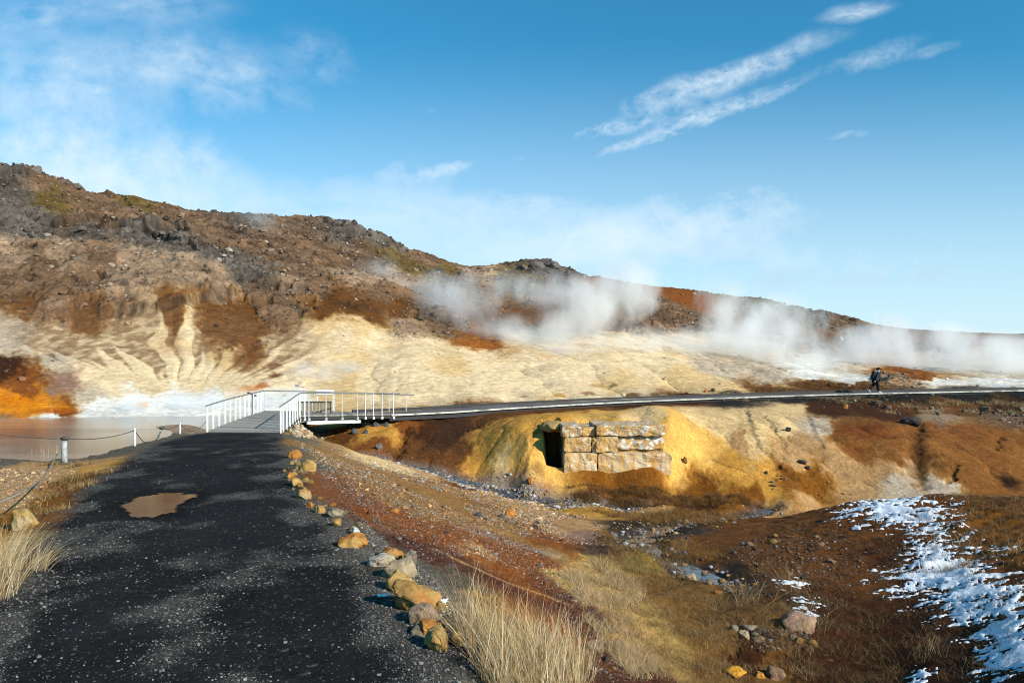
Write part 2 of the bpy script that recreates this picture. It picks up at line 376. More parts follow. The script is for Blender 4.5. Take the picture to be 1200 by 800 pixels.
STREAM = [(418,538,31.2),(480,546,31.0),(520,554,30.4),(560,563,30),(600,573.5,29.2),(640,584,28.3),(690,591,27.6),(740,592,27.2)]
STREAM_W = np.array([[(a - CX) / F * c, c] for a, b, c in STREAM])
STREAM2 = np.array([cast(*p)[:2] for p in [(900,593),(860,603),(820,609),(785,613),(760,618),(750,625),(760,645),(790,652),(808,660),(825,668),(850,680)]])
PUD = [(145,592),(160,584),(185,579),(212,578),(230,579),(230,582),(218,585),(210,590),(202,598),(180,604),(155,603)]
PUD_T = poly_tl(PUD)
_pc = cast(190, 593); PUD_Z = _pc[2]

def xy_line_d(X, Y, pts):
    return line_d(X, Y, [tuple(p) for p in pts])

SNOW1 = [(985,601),(1010,588),(1060,580),(1085,590),(1110,598),(1116,622),(1126,642),(1146,658),(1180,674),(1202,692),(1230,716),(1240,800),(1172,792),(1146,764),(1150,738),(1114,724),(1098,702),(1052,694),(1038,682),(1064,656),(1076,626),(1030,612),(1000,606)]
SNOW_T = poly_tl(SNOW1)
SNOW2 = [poly_tl(p) for p in ([(920,722),(935,708),(955,704),(957,712),(945,724),(930,727)],[(916,684),(935,679),(945,681),(935,687),(922,687)],[(1070,792),(1085,785),(1092,792),(1080,802),(1070,803)],[(1160,640),(1185,644),(1180,648),(1158,645)])]

_GR = np.random.default_rng(5)
RILLS = []
for pix, wd, dp in [([(872,480),(886,520),(908,541),(938,576)], .30, .09), ([(893,485),(908,506),(919,524),(918,539),(905,548)], .22, .07), ([(946,488),(956,512),(967,532),(958,550)], .24, .07),
                    ([(1076,496),(1074,520),(1073,545),(1078,571)], .50, .16), ([(1172,512),(1166,527)], .2, .10), ([(640,492),(622,520),(612,552)], .2, .08), ([(476,500),(470,520),(462,540)], .3, .2), ([(1120,545),(1112,566)], .2, .12)]:
    RILLS.append(([tuple(cast(a, b, 29.8)[:2]) for a, b in pix], wd, dp))
LEDGES = []
for pix, hgt, dk in [([(112,372),(130,370),(160,368),(185,364),(205,359),(240,352),(282,350)], 1.5, .8), ([(52,262),(85,263),(115,257),(140,262),(165,272),(200,284),(238,300)], 1.8, .8), ([(16,300),(38,293),(54,299)], 1.2, .85), ([(76,322),(92,326),(104,322)], .9, .85), ([(80,301),(100,299)], .9, .8),
                    ([(122,340),(150,344),(182,340)], .9, .8), ([(172,264),(200,272),(228,282)], 1.3, .7), ([(30,328),(52,331)], .9, .7), ([(385,356),(420,362),(455,368)], 1.0, .7), ([(325,332),(372,341)], .9, .5), ([(200,318),(235,322),(262,330)], .9, .6), ([(60,352),(90,356)], .8, .6), ([(240,262),(275,270),(300,282)], 1.2, .6), ([(398,264),(425,271),(442,280)], 1.5, .7)]:
    w = np.array([cast(a, b, 45)[:2] for a, b in pix]); t_ = np.arctan2(w[:, 0], w[:, 1]); o_ = np.argsort(t_)
    LEDGES.append((t_[o_], w[o_, 1], hgt, dk))
LINES = []
for pix, wd, rgb, am in [
    ([(393,523),(476,576),(538,605),(600,634)], .75, (.32,.19,.09), .6), ([(364,552),(400,580),(435,603),(517,636),(584,668),(621,700),(660,745)], .62, (.26,.105,.042), .85), ([(425,627),(484,638),(530,652),(567,673),(617,702),(666,718),(724,760),(775,805)], .36, (.11,.048,.034), .85),
    ([(509,644),(551,664),(600,685),(666,710)], .07, (.44,.28,.14), .8), ([(366,590),(400,618),(435,640),(488,668),(510,700),(530,745)], .32, (.17,.15,.125), .8), ([(538,618),(584,631),(640,648)], .24, (.34,.30,.27), .75), ([(470,588),(530,608),(560,618)], .2, (.26,.22,.18), .6),
    ([(584,589),(683,606),(765,594)], .8, (.44,.27,.11), .7), ([(690,645),(724,633),(786,628),(825,621)], .45, (.045,.038,.034), .8), ([(406,535),(455,546),(517,567)], .35, (.64,.45,.22), .75), ([(520,572),(600,592),(660,600)], .5, (.46,.28,.10), .6),
    ([(345,522),(385,556),(430,590)], .3, (.17,.14,.11), .5), ([(640,640),(700,690),(760,760)], .25, (.40,.27,.13), .6), ([(560,590),(620,606),(655,618)], .35, (.20,.12,.06), .5)]:
    LINES.append(([tuple(cast(a, b)[:2]) for a, b in pix], wd, grade(rgb), am))
ACC = []
for px, py, rx, ry, rgb, am in [(295,456,14,5,(.45,.19,.045),.9),(308,452,8,4,(.30,.11,.03),.8),(165,476,9,4,(.60,.28,.04),.9),(40,478,40,7,(.60,.25,.035),.75),(15,470,20,8,(.55,.20,.03),.7),(60,482,22,4,(.42,.12,.03),.7),(1184,566,12,9,(.03,.018,.012),.9),(8,424,14,4,(.05,.025,.015),.8),  # near-black spot at far right paints the shade of a hole in the bank
     (690,463,12,3,(.20,.07,.03),.8),(740,463,14,2.5,(.20,.09,.03),.9),(655,462,10,3,(.50,.26,.05),.8),(640,572,9,5,(.55,.25,.04),.7),(1010,505,38,10,(.15,.052,.022),.75),(1000,526,16,7,(.16,.055,.022),.5),(1120,505,60,10,(.17,.07,.03),.5),
     (285,422,16,14,(.17,.075,.035),.75),(322,430,9,5,(.16,.07,.035),.7),(322,440,8,3,(.12,.05,.03),.8),(290,404,10,8,(.18,.08,.035),.6),(700,452,10,4,(.40,.2,.05),.5),(640,420,14,4,(.45,.25,.08),.4),(560,405,30,7,(.30,.12,.04),.6),
     (535,500,30,22,(.055,.032,.022),.65),(505,525,22,10,(.07,.04,.026),.5),(600,556,26,8,(.13,.07,.03),.5),(632,548,10,8,(.12,.065,.03),.6),(785,640,40,9,(.20,.10,.03),.5),(640,410,34,3,(.32,.14,.05),.4),(1040,437,25,4,(.36,.16,.06),.7),(930,455,40,2,(.11,.07,.04),.7)]:
    w = cast(px, py); t0, l0 = tl(w[0], w[1]); w2 = cast(px, py - ry); w3 = cast(px, py + ry)
    ACC.append((float(t0), float(l0), rx / F,  max(.004, float(abs(tl(w2[0], w2[1])[1] - tl(w3[0], w3[1])[1]) / 2)), grade(rgb), am))
def relief(X, Y, soil, T, L):
    """fine relief in metres and colour changes that belong to it"""
    r = np.hypot(X, Y)
    rough = soil[:, 3]
    col = soil[:, :3].copy()
    ston = soil[:, 4].copy()
    far = sstep(40, 50, Y) * (1 - sstep(600, 1500, r))
    far = np.where((Y > 40) , far, 0)
    dz = np.zeros_like(X)
    # hill: broken rocky slopes
    up = far * np.clip(rough, 0, 1.6)
    hk = np.clip((r - 45) / 40, 0, 1)
    warp = fbm(X / 14, Y / 14, 3, 21) * 5
    g = ridged((X + warp) / 16, (Y + warp) / 11, 3, 22)
    dz += up * hk * (g - .45) * .85
    dz += up * (ridged(X / 4.2, Y / 3.4, 3, 25) - .5) * (.16 + .20 * hk)
    dz += up * fbm(X / 1.3, Y / 1.3, 2, 27) * (.08 + .08 * hk)
    # stepped ledges across the slope
    h0 = base_h(X, Y)
    st = h0 / 3.3 + fbm(X / 18, Y / 18, 3, 29) * 1.6
    fr = st - np.floor(st)
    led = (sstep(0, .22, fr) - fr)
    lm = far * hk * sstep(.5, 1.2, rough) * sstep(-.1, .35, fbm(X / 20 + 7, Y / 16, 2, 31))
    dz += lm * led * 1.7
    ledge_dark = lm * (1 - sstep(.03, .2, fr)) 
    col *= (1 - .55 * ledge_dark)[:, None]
    # patchy soils of the hill
    pn = fbm(X / 7, Y / 6, 4, 33)
    pm = far * sstep(.55, 1.0, rough)
    col *= (1 + pm * .75 * pn)[:, None]
    rk = far * sstep(.2, .5, fbm(X / 5 + 3, Y / 3, 4, 35)) * sstep(.5, 1, rough)
    col = col * (1 - .6 * rk)[:, None] + np.array([.135, .115, .10]) * (.6 * rk)[:, None]
    # cracked slabs and crevices
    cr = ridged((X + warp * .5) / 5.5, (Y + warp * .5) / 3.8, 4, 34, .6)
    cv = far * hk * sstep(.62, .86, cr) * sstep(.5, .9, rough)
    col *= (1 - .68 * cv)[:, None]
    dz -= cv * .55
    lt = far * sstep(.05, .5, fbm(X / 11 + 31, Y / 8, 4, 32)) * sstep(.45, .8, rough) * (1 - cv)
    col *= (1 + .35 * lt)[:, None]
    # fluted pale slopes under the hill
    fl = sstep(-.60, -.52, T) * (1 - sstep(-.27, -.22, T)) * sstep(46.5, 52, Y) * (1 - sstep(64, 70, Y))
    fl = np.where(X < -8, fl, 0)
    cx0, cy0 = -18.2, 44.5
    rho = np.hypot(X - cx0, (Y - cy0)) + 1e-6; phi = np.arctan2(Y - cy0, X - cx0) + .05 * fbm(X / 5, Y / 5, 2, 37)
    fl = fl * sstep(2.0, 5, rho)
    fn = perlin(phi / .13, rho / 40 + 3, 39) + .10 * perlin(phi / .04, rho / 16, 38)
    dz += fl * np.abs(fn) * .24 * sstep(3, 12, rho)
    top = sstep(48.5, 65, Y + 2.5 * fbm(X / 3, Y / 4, 3, 36))
    tw = -.04 + .62 * top ** 1.0
    streak = fl * sstep(tw + .07, tw - .02, np.abs(fn)) * (.4 + .6 * sstep(-.3, .2, fbm(X / .9, Y / 1.6, 4, 40)))
    col = col * (1 - .8 * streak)[:, None] + np.array([.15, .072, .03]) * (.8 * streak)[:, None]
    # ledges of bare rock: a step up the slope, riser painted dark as rock and overhang shade
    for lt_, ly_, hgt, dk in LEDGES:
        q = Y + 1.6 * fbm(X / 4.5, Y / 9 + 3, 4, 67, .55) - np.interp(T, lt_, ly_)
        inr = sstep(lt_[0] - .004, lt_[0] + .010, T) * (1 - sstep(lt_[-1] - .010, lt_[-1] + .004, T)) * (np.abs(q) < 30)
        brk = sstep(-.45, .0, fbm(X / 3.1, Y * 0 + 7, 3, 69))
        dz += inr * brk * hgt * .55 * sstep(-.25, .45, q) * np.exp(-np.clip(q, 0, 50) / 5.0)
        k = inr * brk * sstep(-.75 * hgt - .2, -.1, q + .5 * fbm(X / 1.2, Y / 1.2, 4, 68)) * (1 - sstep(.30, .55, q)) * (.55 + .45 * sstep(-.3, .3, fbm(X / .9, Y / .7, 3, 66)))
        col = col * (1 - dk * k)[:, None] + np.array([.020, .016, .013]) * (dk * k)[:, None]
    # smooth pale humps with rills
    hump = sstep(44, 50, Y) * (1 - sstep(95, 110, Y)) * sstep(-13, -9, X) * (1 - sstep(.5, .8, rough))
    wx = X + 1.5 * fbm(X / 6, Y / 6, 2, 41)
    rl = np.abs(perlin(wx / 4.6 + Y / 30, Y / 38, 43))
    dz += hump * ((rl ** .6 - .4) * .34 + fbm(X / 1.3, Y / 2.2, 4, 46) * .07)
    rill = hump * sstep(.05, .0, rl) * sstep(-.2, .3, fbm(X / 3, Y / 4, 3, 42))
    col *= (1 - .35 * rill)[:, None]
    col = col * (1 - .35 * hump * sstep(.15, .6, fbm(X / 3.2, Y / 6, 3, 44)))[:, None] + np.array([.5, .29, .09]) * (.35 * hump * sstep(.15, .6, fbm(X / 3.2, Y / 6, 3, 44)))[:, None]
    spots = hump * sstep(.42, .6, fbm(X / 1.3, Y / 2.6, 3, 45))
    col *= (1 - .55 * spots)[:, None]
    # far bank of the gully
    bank = sstep(28.6, 30.2, Y) * (1 - sstep(39, 44, Y)) * sstep(-9, -6, X)
    wx = X + .9 * fbm(X / 2.6, Y / 2.6, 3, 47)
    rl = np.abs(perlin(wx / 2.9, Y / 9, 49))
    dz += bank * (rl ** .55 - .45) * .16 * sstep(29.3, 31, Y)
    rill = bank * sstep(.03, 0, rl) * sstep(.05, .3, fbm(X / 1.7, Y / 2, 2, 50))
    col *= (1 - .5 * rill)[:, None]
    dz += bank * (fbm(X / .8, Y / 1.1, 4, 51) * .05 + fbm(X / .16, Y / .25, 3, 52) * .014) * (1 + rough)
    col = col * (1 + bank * .35 * fbm(X / .9, Y / 2.2, 4, 56))[:, None]
    for pts, wd, dp in RILLS:
        dl = line_d(X + .22 * fbm(X / .8, Y / .8, 3, 58), Y, pts) + .20 * fbm(X / .4, Y / .5, 3, 59)
        cv = sstep(wd, 0, dl)
        dz -= cv * dp
        col *= (1 - .34 * sstep(wd, 0, dl) * (.4 + .6 * sstep(-.3, .3, fbm(X / .5, Y / .8, 3, 53))))[:, None]
        ston = np.maximum(ston, .6 * sstep(wd * 1.6, wd * .3, dl))
    # the boardwalk stands on an embankment: keep it even
    # gully floor and mound hummocks
    near = 1 - sstep(27, 30, Y)
    gul = near * sstep(.2, 1.6, X - np.interp(Y, _ry, _rx))
    dz += gul * rough * fbm(X / .9, Y / .9, 4, 53) * .13
    dz += gul * fbm(X / .22, Y / .22, 2, 54) * .012
    md = near * sstep(4.3, 6, X) * sstep(0, 1, rough + .3)
    dz += md * (ridged(X / 1.1, Y / .8, 3, 55) - .4) * .10 * sstep(.03, .42, T)
    left = near * sstep(.2, 1.0, np.interp(Y, _ly, _lx) - X) * (Y > 4)
    dz += left * fbm(X / .6, Y / .6, 3, 57) * .05
    dz += near * fbm(X / 1.7, Y / 1.7, 2, 58) * .02
    for pts, wd, rgb, am in LINES:
        nr_ = Y < 34
        dl = np.full(X.shape, 9.0); dl[nr_] = line_d(X[nr_], Y[nr_], pts)
        k = sstep(1.15, .25, dl / wd + .55 * fbm(X / .55, Y / .9, 4, 73)) * am
        col = col * (1 - k)[:, None] + np.array(rgb) * k[:, None]
        ston = np.maximum(ston, k * .9)
    for tc, lc, tr, lr_, rgb, am in ACC:
        q = ((T - tc) / tr) ** 2 + ((L - lc) / lr_) ** 2
        k = sstep(1.25, .35, np.sqrt(q) + .55 * fbm(T * 933 / 9, L * 933 / 7, 4, 65)) * am
        col = col * (1 - k)[:, None] + np.array(rgb) * k[:, None]
    # grain of loose soil, coarser where stony
    gr = _GR.standard_normal(len(X))
    sg = (.06 + .15 * np.clip(ston, 0, 1) + .08 * np.clip(rough - .4, 0, 1)) * (1 - .5 * far)
    col = col * np.exp(gr * sg - .5 * sg * sg)[:, None]
    dz += far * np.clip(rough, .1, 1.4) * fbm(X / .75, Y / .6, 2, 28) * .12 * (1 + hk)
    # the path
    pin = path_in(X, Y)
    pe = pin + .22 * fbm(X / .5, Y / .9, 3, 60) + .10 * fbm(X / .13, Y / .2, 2, 61)
    pm = sstep(-.12, .28, pe)
    tone = fbm(X / 1.2, Y / 1.9, 3, 62)
    pc = np.array([.0150, .0148, .0155])[None] * (1 + .45 * tone)[:, None]
    gp = sstep(.10, .5, fbm(X / .9, Y / 1.3, 4, 63) + .45 * (1 - sstep(.0, 1.0, pin)))       # loose grey chippings
    pc = pc * (1 - .62 * gp)[:, None] + np.array([.095, .088, .078]) * (.62 * gp)[:, None]
    col = col * (1 - pm)[:, None] + pc * pm[:, None]
    ston = ston * (1 - pm) + pm * (.75 + .25 * gp)
    dz = dz * (1 - pm) + pm * (fbm(X / .35, Y / .35, 3, 64) * .008 + .03 * tone)
    # puddle
    pd = poly_sd(T, L, PUD_T) / .02
    pf = sstep(-.55, .25, pd + .22 * fbm(X / .5, Y / .5, 3, 66))
    # damp rim
    col *= (1 - .45 * sstep(-1.6, -.2, pd) * pm)[:, None]
    return dz, col, ston, pf

def ground_full(X, Y):
    X = np.asarray(X, float).ravel(); Y = np.asarray(Y, float).ravel()
    soil, T, L = soil_at(X, Y)
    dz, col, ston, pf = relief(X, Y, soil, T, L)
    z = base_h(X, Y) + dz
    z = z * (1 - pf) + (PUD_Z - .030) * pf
    # stream beds
    d1 = xy_line_d(X, Y, STREAM_W) + .12 * fbm(X / .8, Y / .8, 2, 70)
    m1 = 1 - sstep(.25, 1.1, d1)
    z -= .16 * m1
    col = col * (1 - .8 * m1)[:, None] + np.array([.17, .15, .14]) * (.8 * m1)[:, None]
    ston = np.maximum(ston, m1)
    d2 = xy_line_d(X, Y, STREAM2) + .35 * fbm(X / .9, Y / .9, 2, 71)
    m2 = 1 - sstep(.1, .75, d2)
    z -= .14 * m2
    col = col * (1 - .85 * m2)[:, None] + np.array([.05, .042, .038]) * (.85 * m2)[:, None]
    # the boardwalk footing stays below its deck
    if True:
        bd = np.interp(T, BW_T, BW_D, left=0, right=BW_D[-1]); bz = np.interp(T, BW_T, BW_Z)
        m = (T > BW_T[0]) * sstep(-2.6, -.6, Y - bd) * (1 - sstep(3.4, 5.0, Y - bd))
        z = np.where(m > 0, z * (1 - m) + np.minimum(z, bz - .20) * m, z)
    # hollow beside the ruined wall
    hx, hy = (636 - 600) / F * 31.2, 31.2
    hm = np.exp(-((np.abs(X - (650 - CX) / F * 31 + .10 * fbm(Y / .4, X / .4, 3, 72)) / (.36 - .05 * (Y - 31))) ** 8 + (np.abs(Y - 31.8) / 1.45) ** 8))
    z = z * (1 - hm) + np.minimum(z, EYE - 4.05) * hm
    col = col * (1 - hm)[:, None] + np.array([.045, .03, .02]) * hm[:, None]  # shade inside the hollow painted into the soil colour
    return z, np.clip(col, .004, .85), ston, T

# ------------------------------------------------------------------ boardwalk line
BW = [(458,485.5,36.4),(500,484.2,38),(560,480,40.2),(620,476.2,42),(700,472,44.6),(760,469,46.2),(900,464,49.8),(1000,461,52.3),(1100,459,54.8),(1200,457,57.2),(1400,454.5,62),(1900,452,75)]
BW_P = [at(*p) for p in BW]
BW_T = np.array([math.atan2(p.x, p.y) for p in BW_P]); BW_D = np.array([p.y for p in BW_P]); BW_Z = np.array([p.z for p in BW_P])

# ------------------------------------------------------------------ materials
def new_mat(name):
    m = bpy.data.materials.new(name); m.use_nodes = True
    nt = m.node_tree; b = nt.nodes['Principled BSDF']
    return m, nt, b
def N(nt, typ, **kw):
    n = nt.nodes.new(typ)
    for k, v in kw.items(): setattr(n, k, v)
    return n
def noise_node(nt, vec, scale, detail=4, rough=.55, dist=0):
    n = N(nt, 'ShaderNodeTexNoise'); n.inputs['Scale'].default_value = scale; n.inputs['Detail'].default_value = detail
    n.inputs['Roughness'].default_value = rough; n.inputs['Distortion'].default_value = dist
    nt.links.new(vec, n.inputs['Vector']); return n
def mrange(nt, val, a, b, c, d, clamp=True):
    n = N(nt, 'ShaderNodeMapRange'); n.clamp = clamp
    n.inputs[1].default_value = a; n.inputs[2].default_value = b; n.inputs[3].default_value = c; n.inputs[4].default_value = d
    nt.links.new(val, n.inputs[0]); return n.outputs[0]
def math_n(nt, op, a, b=None):
    n = N(nt, 'ShaderNodeMath', operation=op)
    for i, v in enumerate((a, b)):
        if v is None: continue
        if isinstance(v, (int, float)): n.inputs[i].default_value = v
        else: nt.links.new(v, n.inputs[i])
    return n.outputs[0]
def mixc(nt, fac, a, b, mode='MIX'):
    n = N(nt, 'ShaderNodeMix', data_type='RGBA', blend_type=mode)
    for s, v in ((n.inputs['Factor'], fac), (n.inputs[6], a), (n.inputs[7], b)):
        if isinstance(v, (int, float)): s.default_value = v
        elif isinstance(v, tuple): s.default_value = (*v, 1) if len(v) == 3 else v
        else: nt.links.new(v, s)
    return n.outputs[2]
def bump(nt, h, strength, dist, prev=None):
    n = N(nt, 'ShaderNodeBump'); n.inputs['Strength'].default_value = strength; n.inputs['Distance'].default_value = dist
    nt.links.new(h, n.inputs['Height'])
    if prev: nt.links.new(prev, n.inputs['Normal'])
    return n.outputs['Normal']
def pos(nt): return N(nt, 'ShaderNodeNewGeometry').outputs['Position']
def tc_obj(nt): return N(nt, 'ShaderNodeTexCoord').outputs['Object']

def ground_material(name, scale_far):
    m, nt, b = new_mat(name)
    P = pos(nt)
    at_ = N(nt, 'ShaderNodeAttribute'); at_.attribute_name = 'Col'
    st = N(nt, 'ShaderNodeAttribute'); st.attribute_name = 'ston'
    k = scale_far
    n1 = noise_node(nt, P, 1.6 / k, 8, .62)
    n2 = noise_node(nt, P, 11 / k, 6, .65)
    c = mixc(nt, 1.0, at_.outputs['Color'], mixc(nt, n1.outputs['Fac'], (.62,.58,.55), (1.42,1.42,1.42)), 'MULTIPLY')
    c = mixc(nt, .8, c, mixc(nt, mrange(nt, n2.outputs['Fac'], .3, .7, 0, 1), (.62,.60,.58), (1.32,1.33,1.34)), 'MULTIPLY')
    # stones of three sizes: each cell its own tone
    hs = None
    for sc, thr, w in ((70 / k, .46, .8), (26 / k, .40, .9), (9 / k, .30, 1.0)):
        v = N(nt, 'ShaderNodeTexVoronoi'); v.inputs['Scale'].default_value = sc; v.inputs['Randomness'].default_value = 1.0
        nt.links.new(P, v.inputs['Vector'])
        sep = N(nt, 'ShaderNodeSeparateColor'); nt.links.new(v.outputs['Color'], sep.inputs[0])
        sel = math_n(nt, 'GREATER_THAN', sep.outputs[0], .72)
        rad = math_n(nt, 'MULTIPLY', sep.outputs[1], thr)
        inside = math_n(nt, 'LESS_THAN', v.outputs['Distance'], rad)
        msk = math_n(nt, 'MULTIPLY', math_n(nt, 'MULTIPLY', sel, inside), math_n(nt, 'MULTIPLY', st.outputs['Fac'], w))
        tone = mrange(nt, sep.outputs[2], 0, 1, .45, 2.3)
        cc = N(nt, 'ShaderNodeVectorMath', operation='SCALE'); nt.links.new(c, cc.inputs[0]); nt.links.new(tone, cc.inputs['Scale'])
        stc = mixc(nt, .30, cc.outputs[0], mixc(nt, sep.outputs[2], (.05,.045,.04), (.36,.33,.29)))
        c = mixc(nt, msk, c, stc)
        h = math_n(nt, 'MULTIPLY', msk, math_n(nt, 'SUBTRACT', rad, v.outputs['Distance']))
        h = math_n(nt, 'DIVIDE', h, sc)
        hs = h if hs is None else math_n(nt, 'ADD', hs, h)
    nt.links.new(c, b.inputs['Base Color'])
    b.inputs['Roughness'].default_value = .93
    b.inputs['Specular IOR Level'].default_value = .05
    n3 = noise_node(nt, P, 34 / k, 5, .7)
    amt = mrange(nt, st.outputs['Fac'], .1, .8, .22, 1.0)
    n1h = math_n(nt, 'MULTIPLY', n1.outputs['Fac'], amt); n2h = math_n(nt, 'MULTIPLY', n2.outputs['Fac'], amt); n3h = math_n(nt, 'MULTIPLY', n3.outputs['Fac'], amt)
    nb = bump(nt, n1h, .7, .16 if k < 2 else .42)
    nb = bump(nt, n2h, .8, .06 if k < 2 else .16, nb)
    nb = bump(nt, n3h, .8, .022 if k < 2 else .07, nb)
    nb = bump(nt, hs, 1.0, 1.3, nb)
    nt.links.new(nb, b.inputs['Normal'])
    return m
M_GROUND = ground_material('gully_soil', 1.0)
M_HILL = ground_material('hill_soil', 5.0)

def simple_mat(name, col, rough=.7, var=.25, scale=8, bump_d=.01, metal=0, vec='obj', spec=.3, stain=None):
    m, nt, b = new_mat(name)
    P = tc_obj(nt) if vec == 'obj' else pos(nt)
    n = noise_node(nt, P, scale, 6, .6)
    lo = tuple(x * (1 - var) for x in col); hi = tuple(min(1, x * (1 + var)) for x in col)
    c = mixc(nt, mrange(nt, n.outputs['Fac'], .3, .7, 0, 1), lo, hi)
    if stain:
        n2 = noise_node(nt, P, scale * .35, 5, .6)
        c = mixc(nt, mrange(nt, n2.outputs['Fac'], .52, .62, 0, .8), c, stain)
    nt.links.new(c, b.inputs['Base Color'])
    b.inputs['Roughness'].default_value = rough; b.inputs['Metallic'].default_value = metal
    b.inputs['Specular IOR Level'].default_value = spec
    if bump_d: nt.links.new(bump(nt, n.outputs['Fac'], .6, bump_d), b.inputs['Normal'])
    return m

def wood_mat(name, col, scale=1.0):
    m, nt, b = new_mat(name)
    at_ = N(nt, 'ShaderNodeAttribute'); at_.attribute_name = 'Col'
    n = noise_node(nt, pos(nt), 9 * scale, 6, .65)
    c = mixc(nt, 1.0, at_.outputs['Color'], mixc(nt, n.outputs['Fac'], (.6,.6,.6), (1.35,1.35,1.35)), 'MULTIPLY')
    nt.links.new(c, b.inputs['Base Color']); b.inputs['Roughness'].default_value = .8
    nt.links.new(bump(nt, n.outputs['Fac'], .5, .004), b.inputs['Normal'])
    return m
M_DECK = wood_mat('weathered_boards', None)
M_POST = simple_mat('galvanised_post', (.64,.64,.63), .55, .22, 9, .002)
M_RAIL = simple_mat('grey_handrail', (.15,.15,.155), .5, .15, 20, .001)
M_BEAM = simple_mat('pale_steel_beam', (.70,.72,.72), .5, .12, 6, .002)
M_DARKWOOD = simple_mat('dark_wet_timber', (.035,.033,.034), .75, .35, 12, .004)
M_KERB = simple_mat('pale_kerb_timber', (.46,.42,.37), .85, .35, 2.5, .006, stain=(.16,.14,.12))
M_BENCH = simple_mat('bench_timber', (.20,.165,.12), .75, .3, 14, .004)

def attr_mat(name, rough=.8, trans=.0, var=.3, scale=30, bump_d=.0, spec=.2):
    m, nt, b = new_mat(name)
    at_ = N(nt, 'ShaderNodeAttribute'); at_.attribute_name = 'Col'
    n = noise_node(nt, tc_obj(nt), scale, 5, .6)
    c = mixc(nt, 1.0, at_.outputs['Color'], mixc(nt, n.outputs['Fac'], (1 - var,) * 3, (1 + var,) * 3), 'MULTIPLY')
    nt.links.new(c, b.inputs['Base Color']); b.inputs['Roughness'].default_value = rough; b.inputs['Specular IOR Level'].default_value = spec
    if bump_d: nt.links.new(bump(nt, n.outputs['Fac'], .7, bump_d), b.inputs['Normal'])
    if trans > 0:
        out = nt.nodes['Material Output']
        t = N(nt, 'ShaderNodeBsdfTranslucent'); nt.links.new(c, t.inputs['Color'])
        mx = N(nt, 'ShaderNodeMixShader'); mx.inputs[0].default_value = trans
        nt.links.new(b.outputs[0], mx.inputs[1]); nt.links.new(t.outputs[0], mx.inputs[2]); nt.links.new(mx.outputs[0], out.inputs['Surface'])
    return m
M_GRASS = attr_mat('dry_grass_blades', .75, .25, .1, 5)
M_PEBBLE = attr_mat('loose_pebbles', .85, 0, .25, 40)
M_ROCK_CACHE = {}

# ------------------------------------------------------------------ terrain sheet
def build_terrain():
    th = np.concatenate([np.linspace(-math.pi, -.76, 90, endpoint=False), np.linspace(-.76, .74, 1050, endpoint=False), np.linspace(.74, math.pi, 90)])
    lr = np.concatenate([np.linspace(math.log(.3), math.log(3.2), 40, endpoint=False), np.linspace(math.log(3.2), math.log(24), 250, endpoint=False),
                         np.linspace(math.log(24), math.log(210), 560, endpoint=False), np.linspace(math.log(210), math.log(330), 50, endpoint=False), np.linspace(math.log(330), math.log(4000), 40)])
    R, Tm = np.meshgrid(np.exp(lr), th, indexing='ij')
    X = (R * np.sin(Tm)).ravel(); Y = (R * np.cos(Tm)).ravel()
    z, col, ston, T = ground_full(X, Y)
    nr, nt_ = R.shape
    V = np.stack([X, Y, z], 1)
    i = np.arange(nr - 1)[:, None] * nt_ + np.arange(nt_ - 1)[None, :]
    Fq = np.stack([i, i + nt_, i + nt_ + 1, i + 1], -1).reshape(-1, 4)[:, ::-1]
    # close the small hole at the centre
    # vertex normals of the whole sheet
    G = V.reshape(nr, nt_, 3)
    du = np.gradient(G, axis=1); dv = np.gradient(G, axis=0)
    Nn = np.cross(du, dv).reshape(-1, 3); Nn /= np.linalg.norm(Nn, axis=1, keepdims=True) + 1e-12
    Nn[Nn[:, 2] < 0] *= -1
    cx = X[Fq].mean(1); cy = Y[Fq].mean(1)
    pin = path_in(cx, cy) + .22 * fbm(cx / .5, cy / .9, 3, 60) + .10 * fbm(cx / .13, cy / .2, 2, 61)
    thf = np.arctan2(cx, cy)
    line = np.interp(thf, np.concatenate([[-3.2, -.9, -.2], BW_T, [1.2, 3.2]]), np.concatenate([[200, 39.5, 41.5], BW_D + 2, [90, 200]]))
    hill = (cy > line)
    pathf = (pin > .02) & ~hill & (cy > -40)
    for name, sel, mat in (('gravel_path', pathf, M_GROUND), ('hillside', hill, M_HILL), ('ground', ~hill & ~pathf, M_GROUND)):
        f = Fq[sel]
        used = np.unique(f); remap = np.full(len(V), -1); remap[used] = np.arange(len(used))
        me = mesh_arrays(name, V[used], remap[f], mat, True, col[used], {'ston': ston[used]})
        me.normals_split_custom_set_from_vertices(Nn[used].astype(np.float32))
        tag(obj(name, me), kind='structure')
build_terrain()

def gz(x, y):
    return float(ground_full(np.array([x]), np.array([y]))[0][0])
def gcast(px, py):
    w = cast(px, py); return Vector((w[0], w[1], gz(w[0], w[1])))
def gz_many(XY):
    return ground_full(XY[:, 0], XY[:, 1])[0]
#PART2
# ------------------------------------------------------------------ water
def grid_sheet(name, x0, x1, y0, y1, z, step, keep, mat, kind='structure'):
    nx = int((x1 - x0) / step) + 1; ny = int((y1 - y0) / step) + 1
    gx, gy = np.meshgrid(np.linspace(x0, x1, nx), np.linspace(y0, y1, ny))
    V = np.stack([gx.ravel(), gy.ravel(), np.full(gx.size, z)], 1)
    i = np.arange(ny - 1)[:, None] * nx + np.arange(nx - 1)[None, :]
    Fq = np.stack([i, i + 1, i + nx + 1, i + nx], -1).reshape(-1, 4)
    sel = keep(V[Fq][:, :, 0].mean(1), V[Fq][:, :, 1].mean(1))
    f = Fq[sel]; used = np.unique(f); rm = np.full(len(V), -1); rm[used] = np.arange(len(used))
    return tag(obj(name, mesh_arrays(name, V[used], rm[f], mat)), kind=kind)

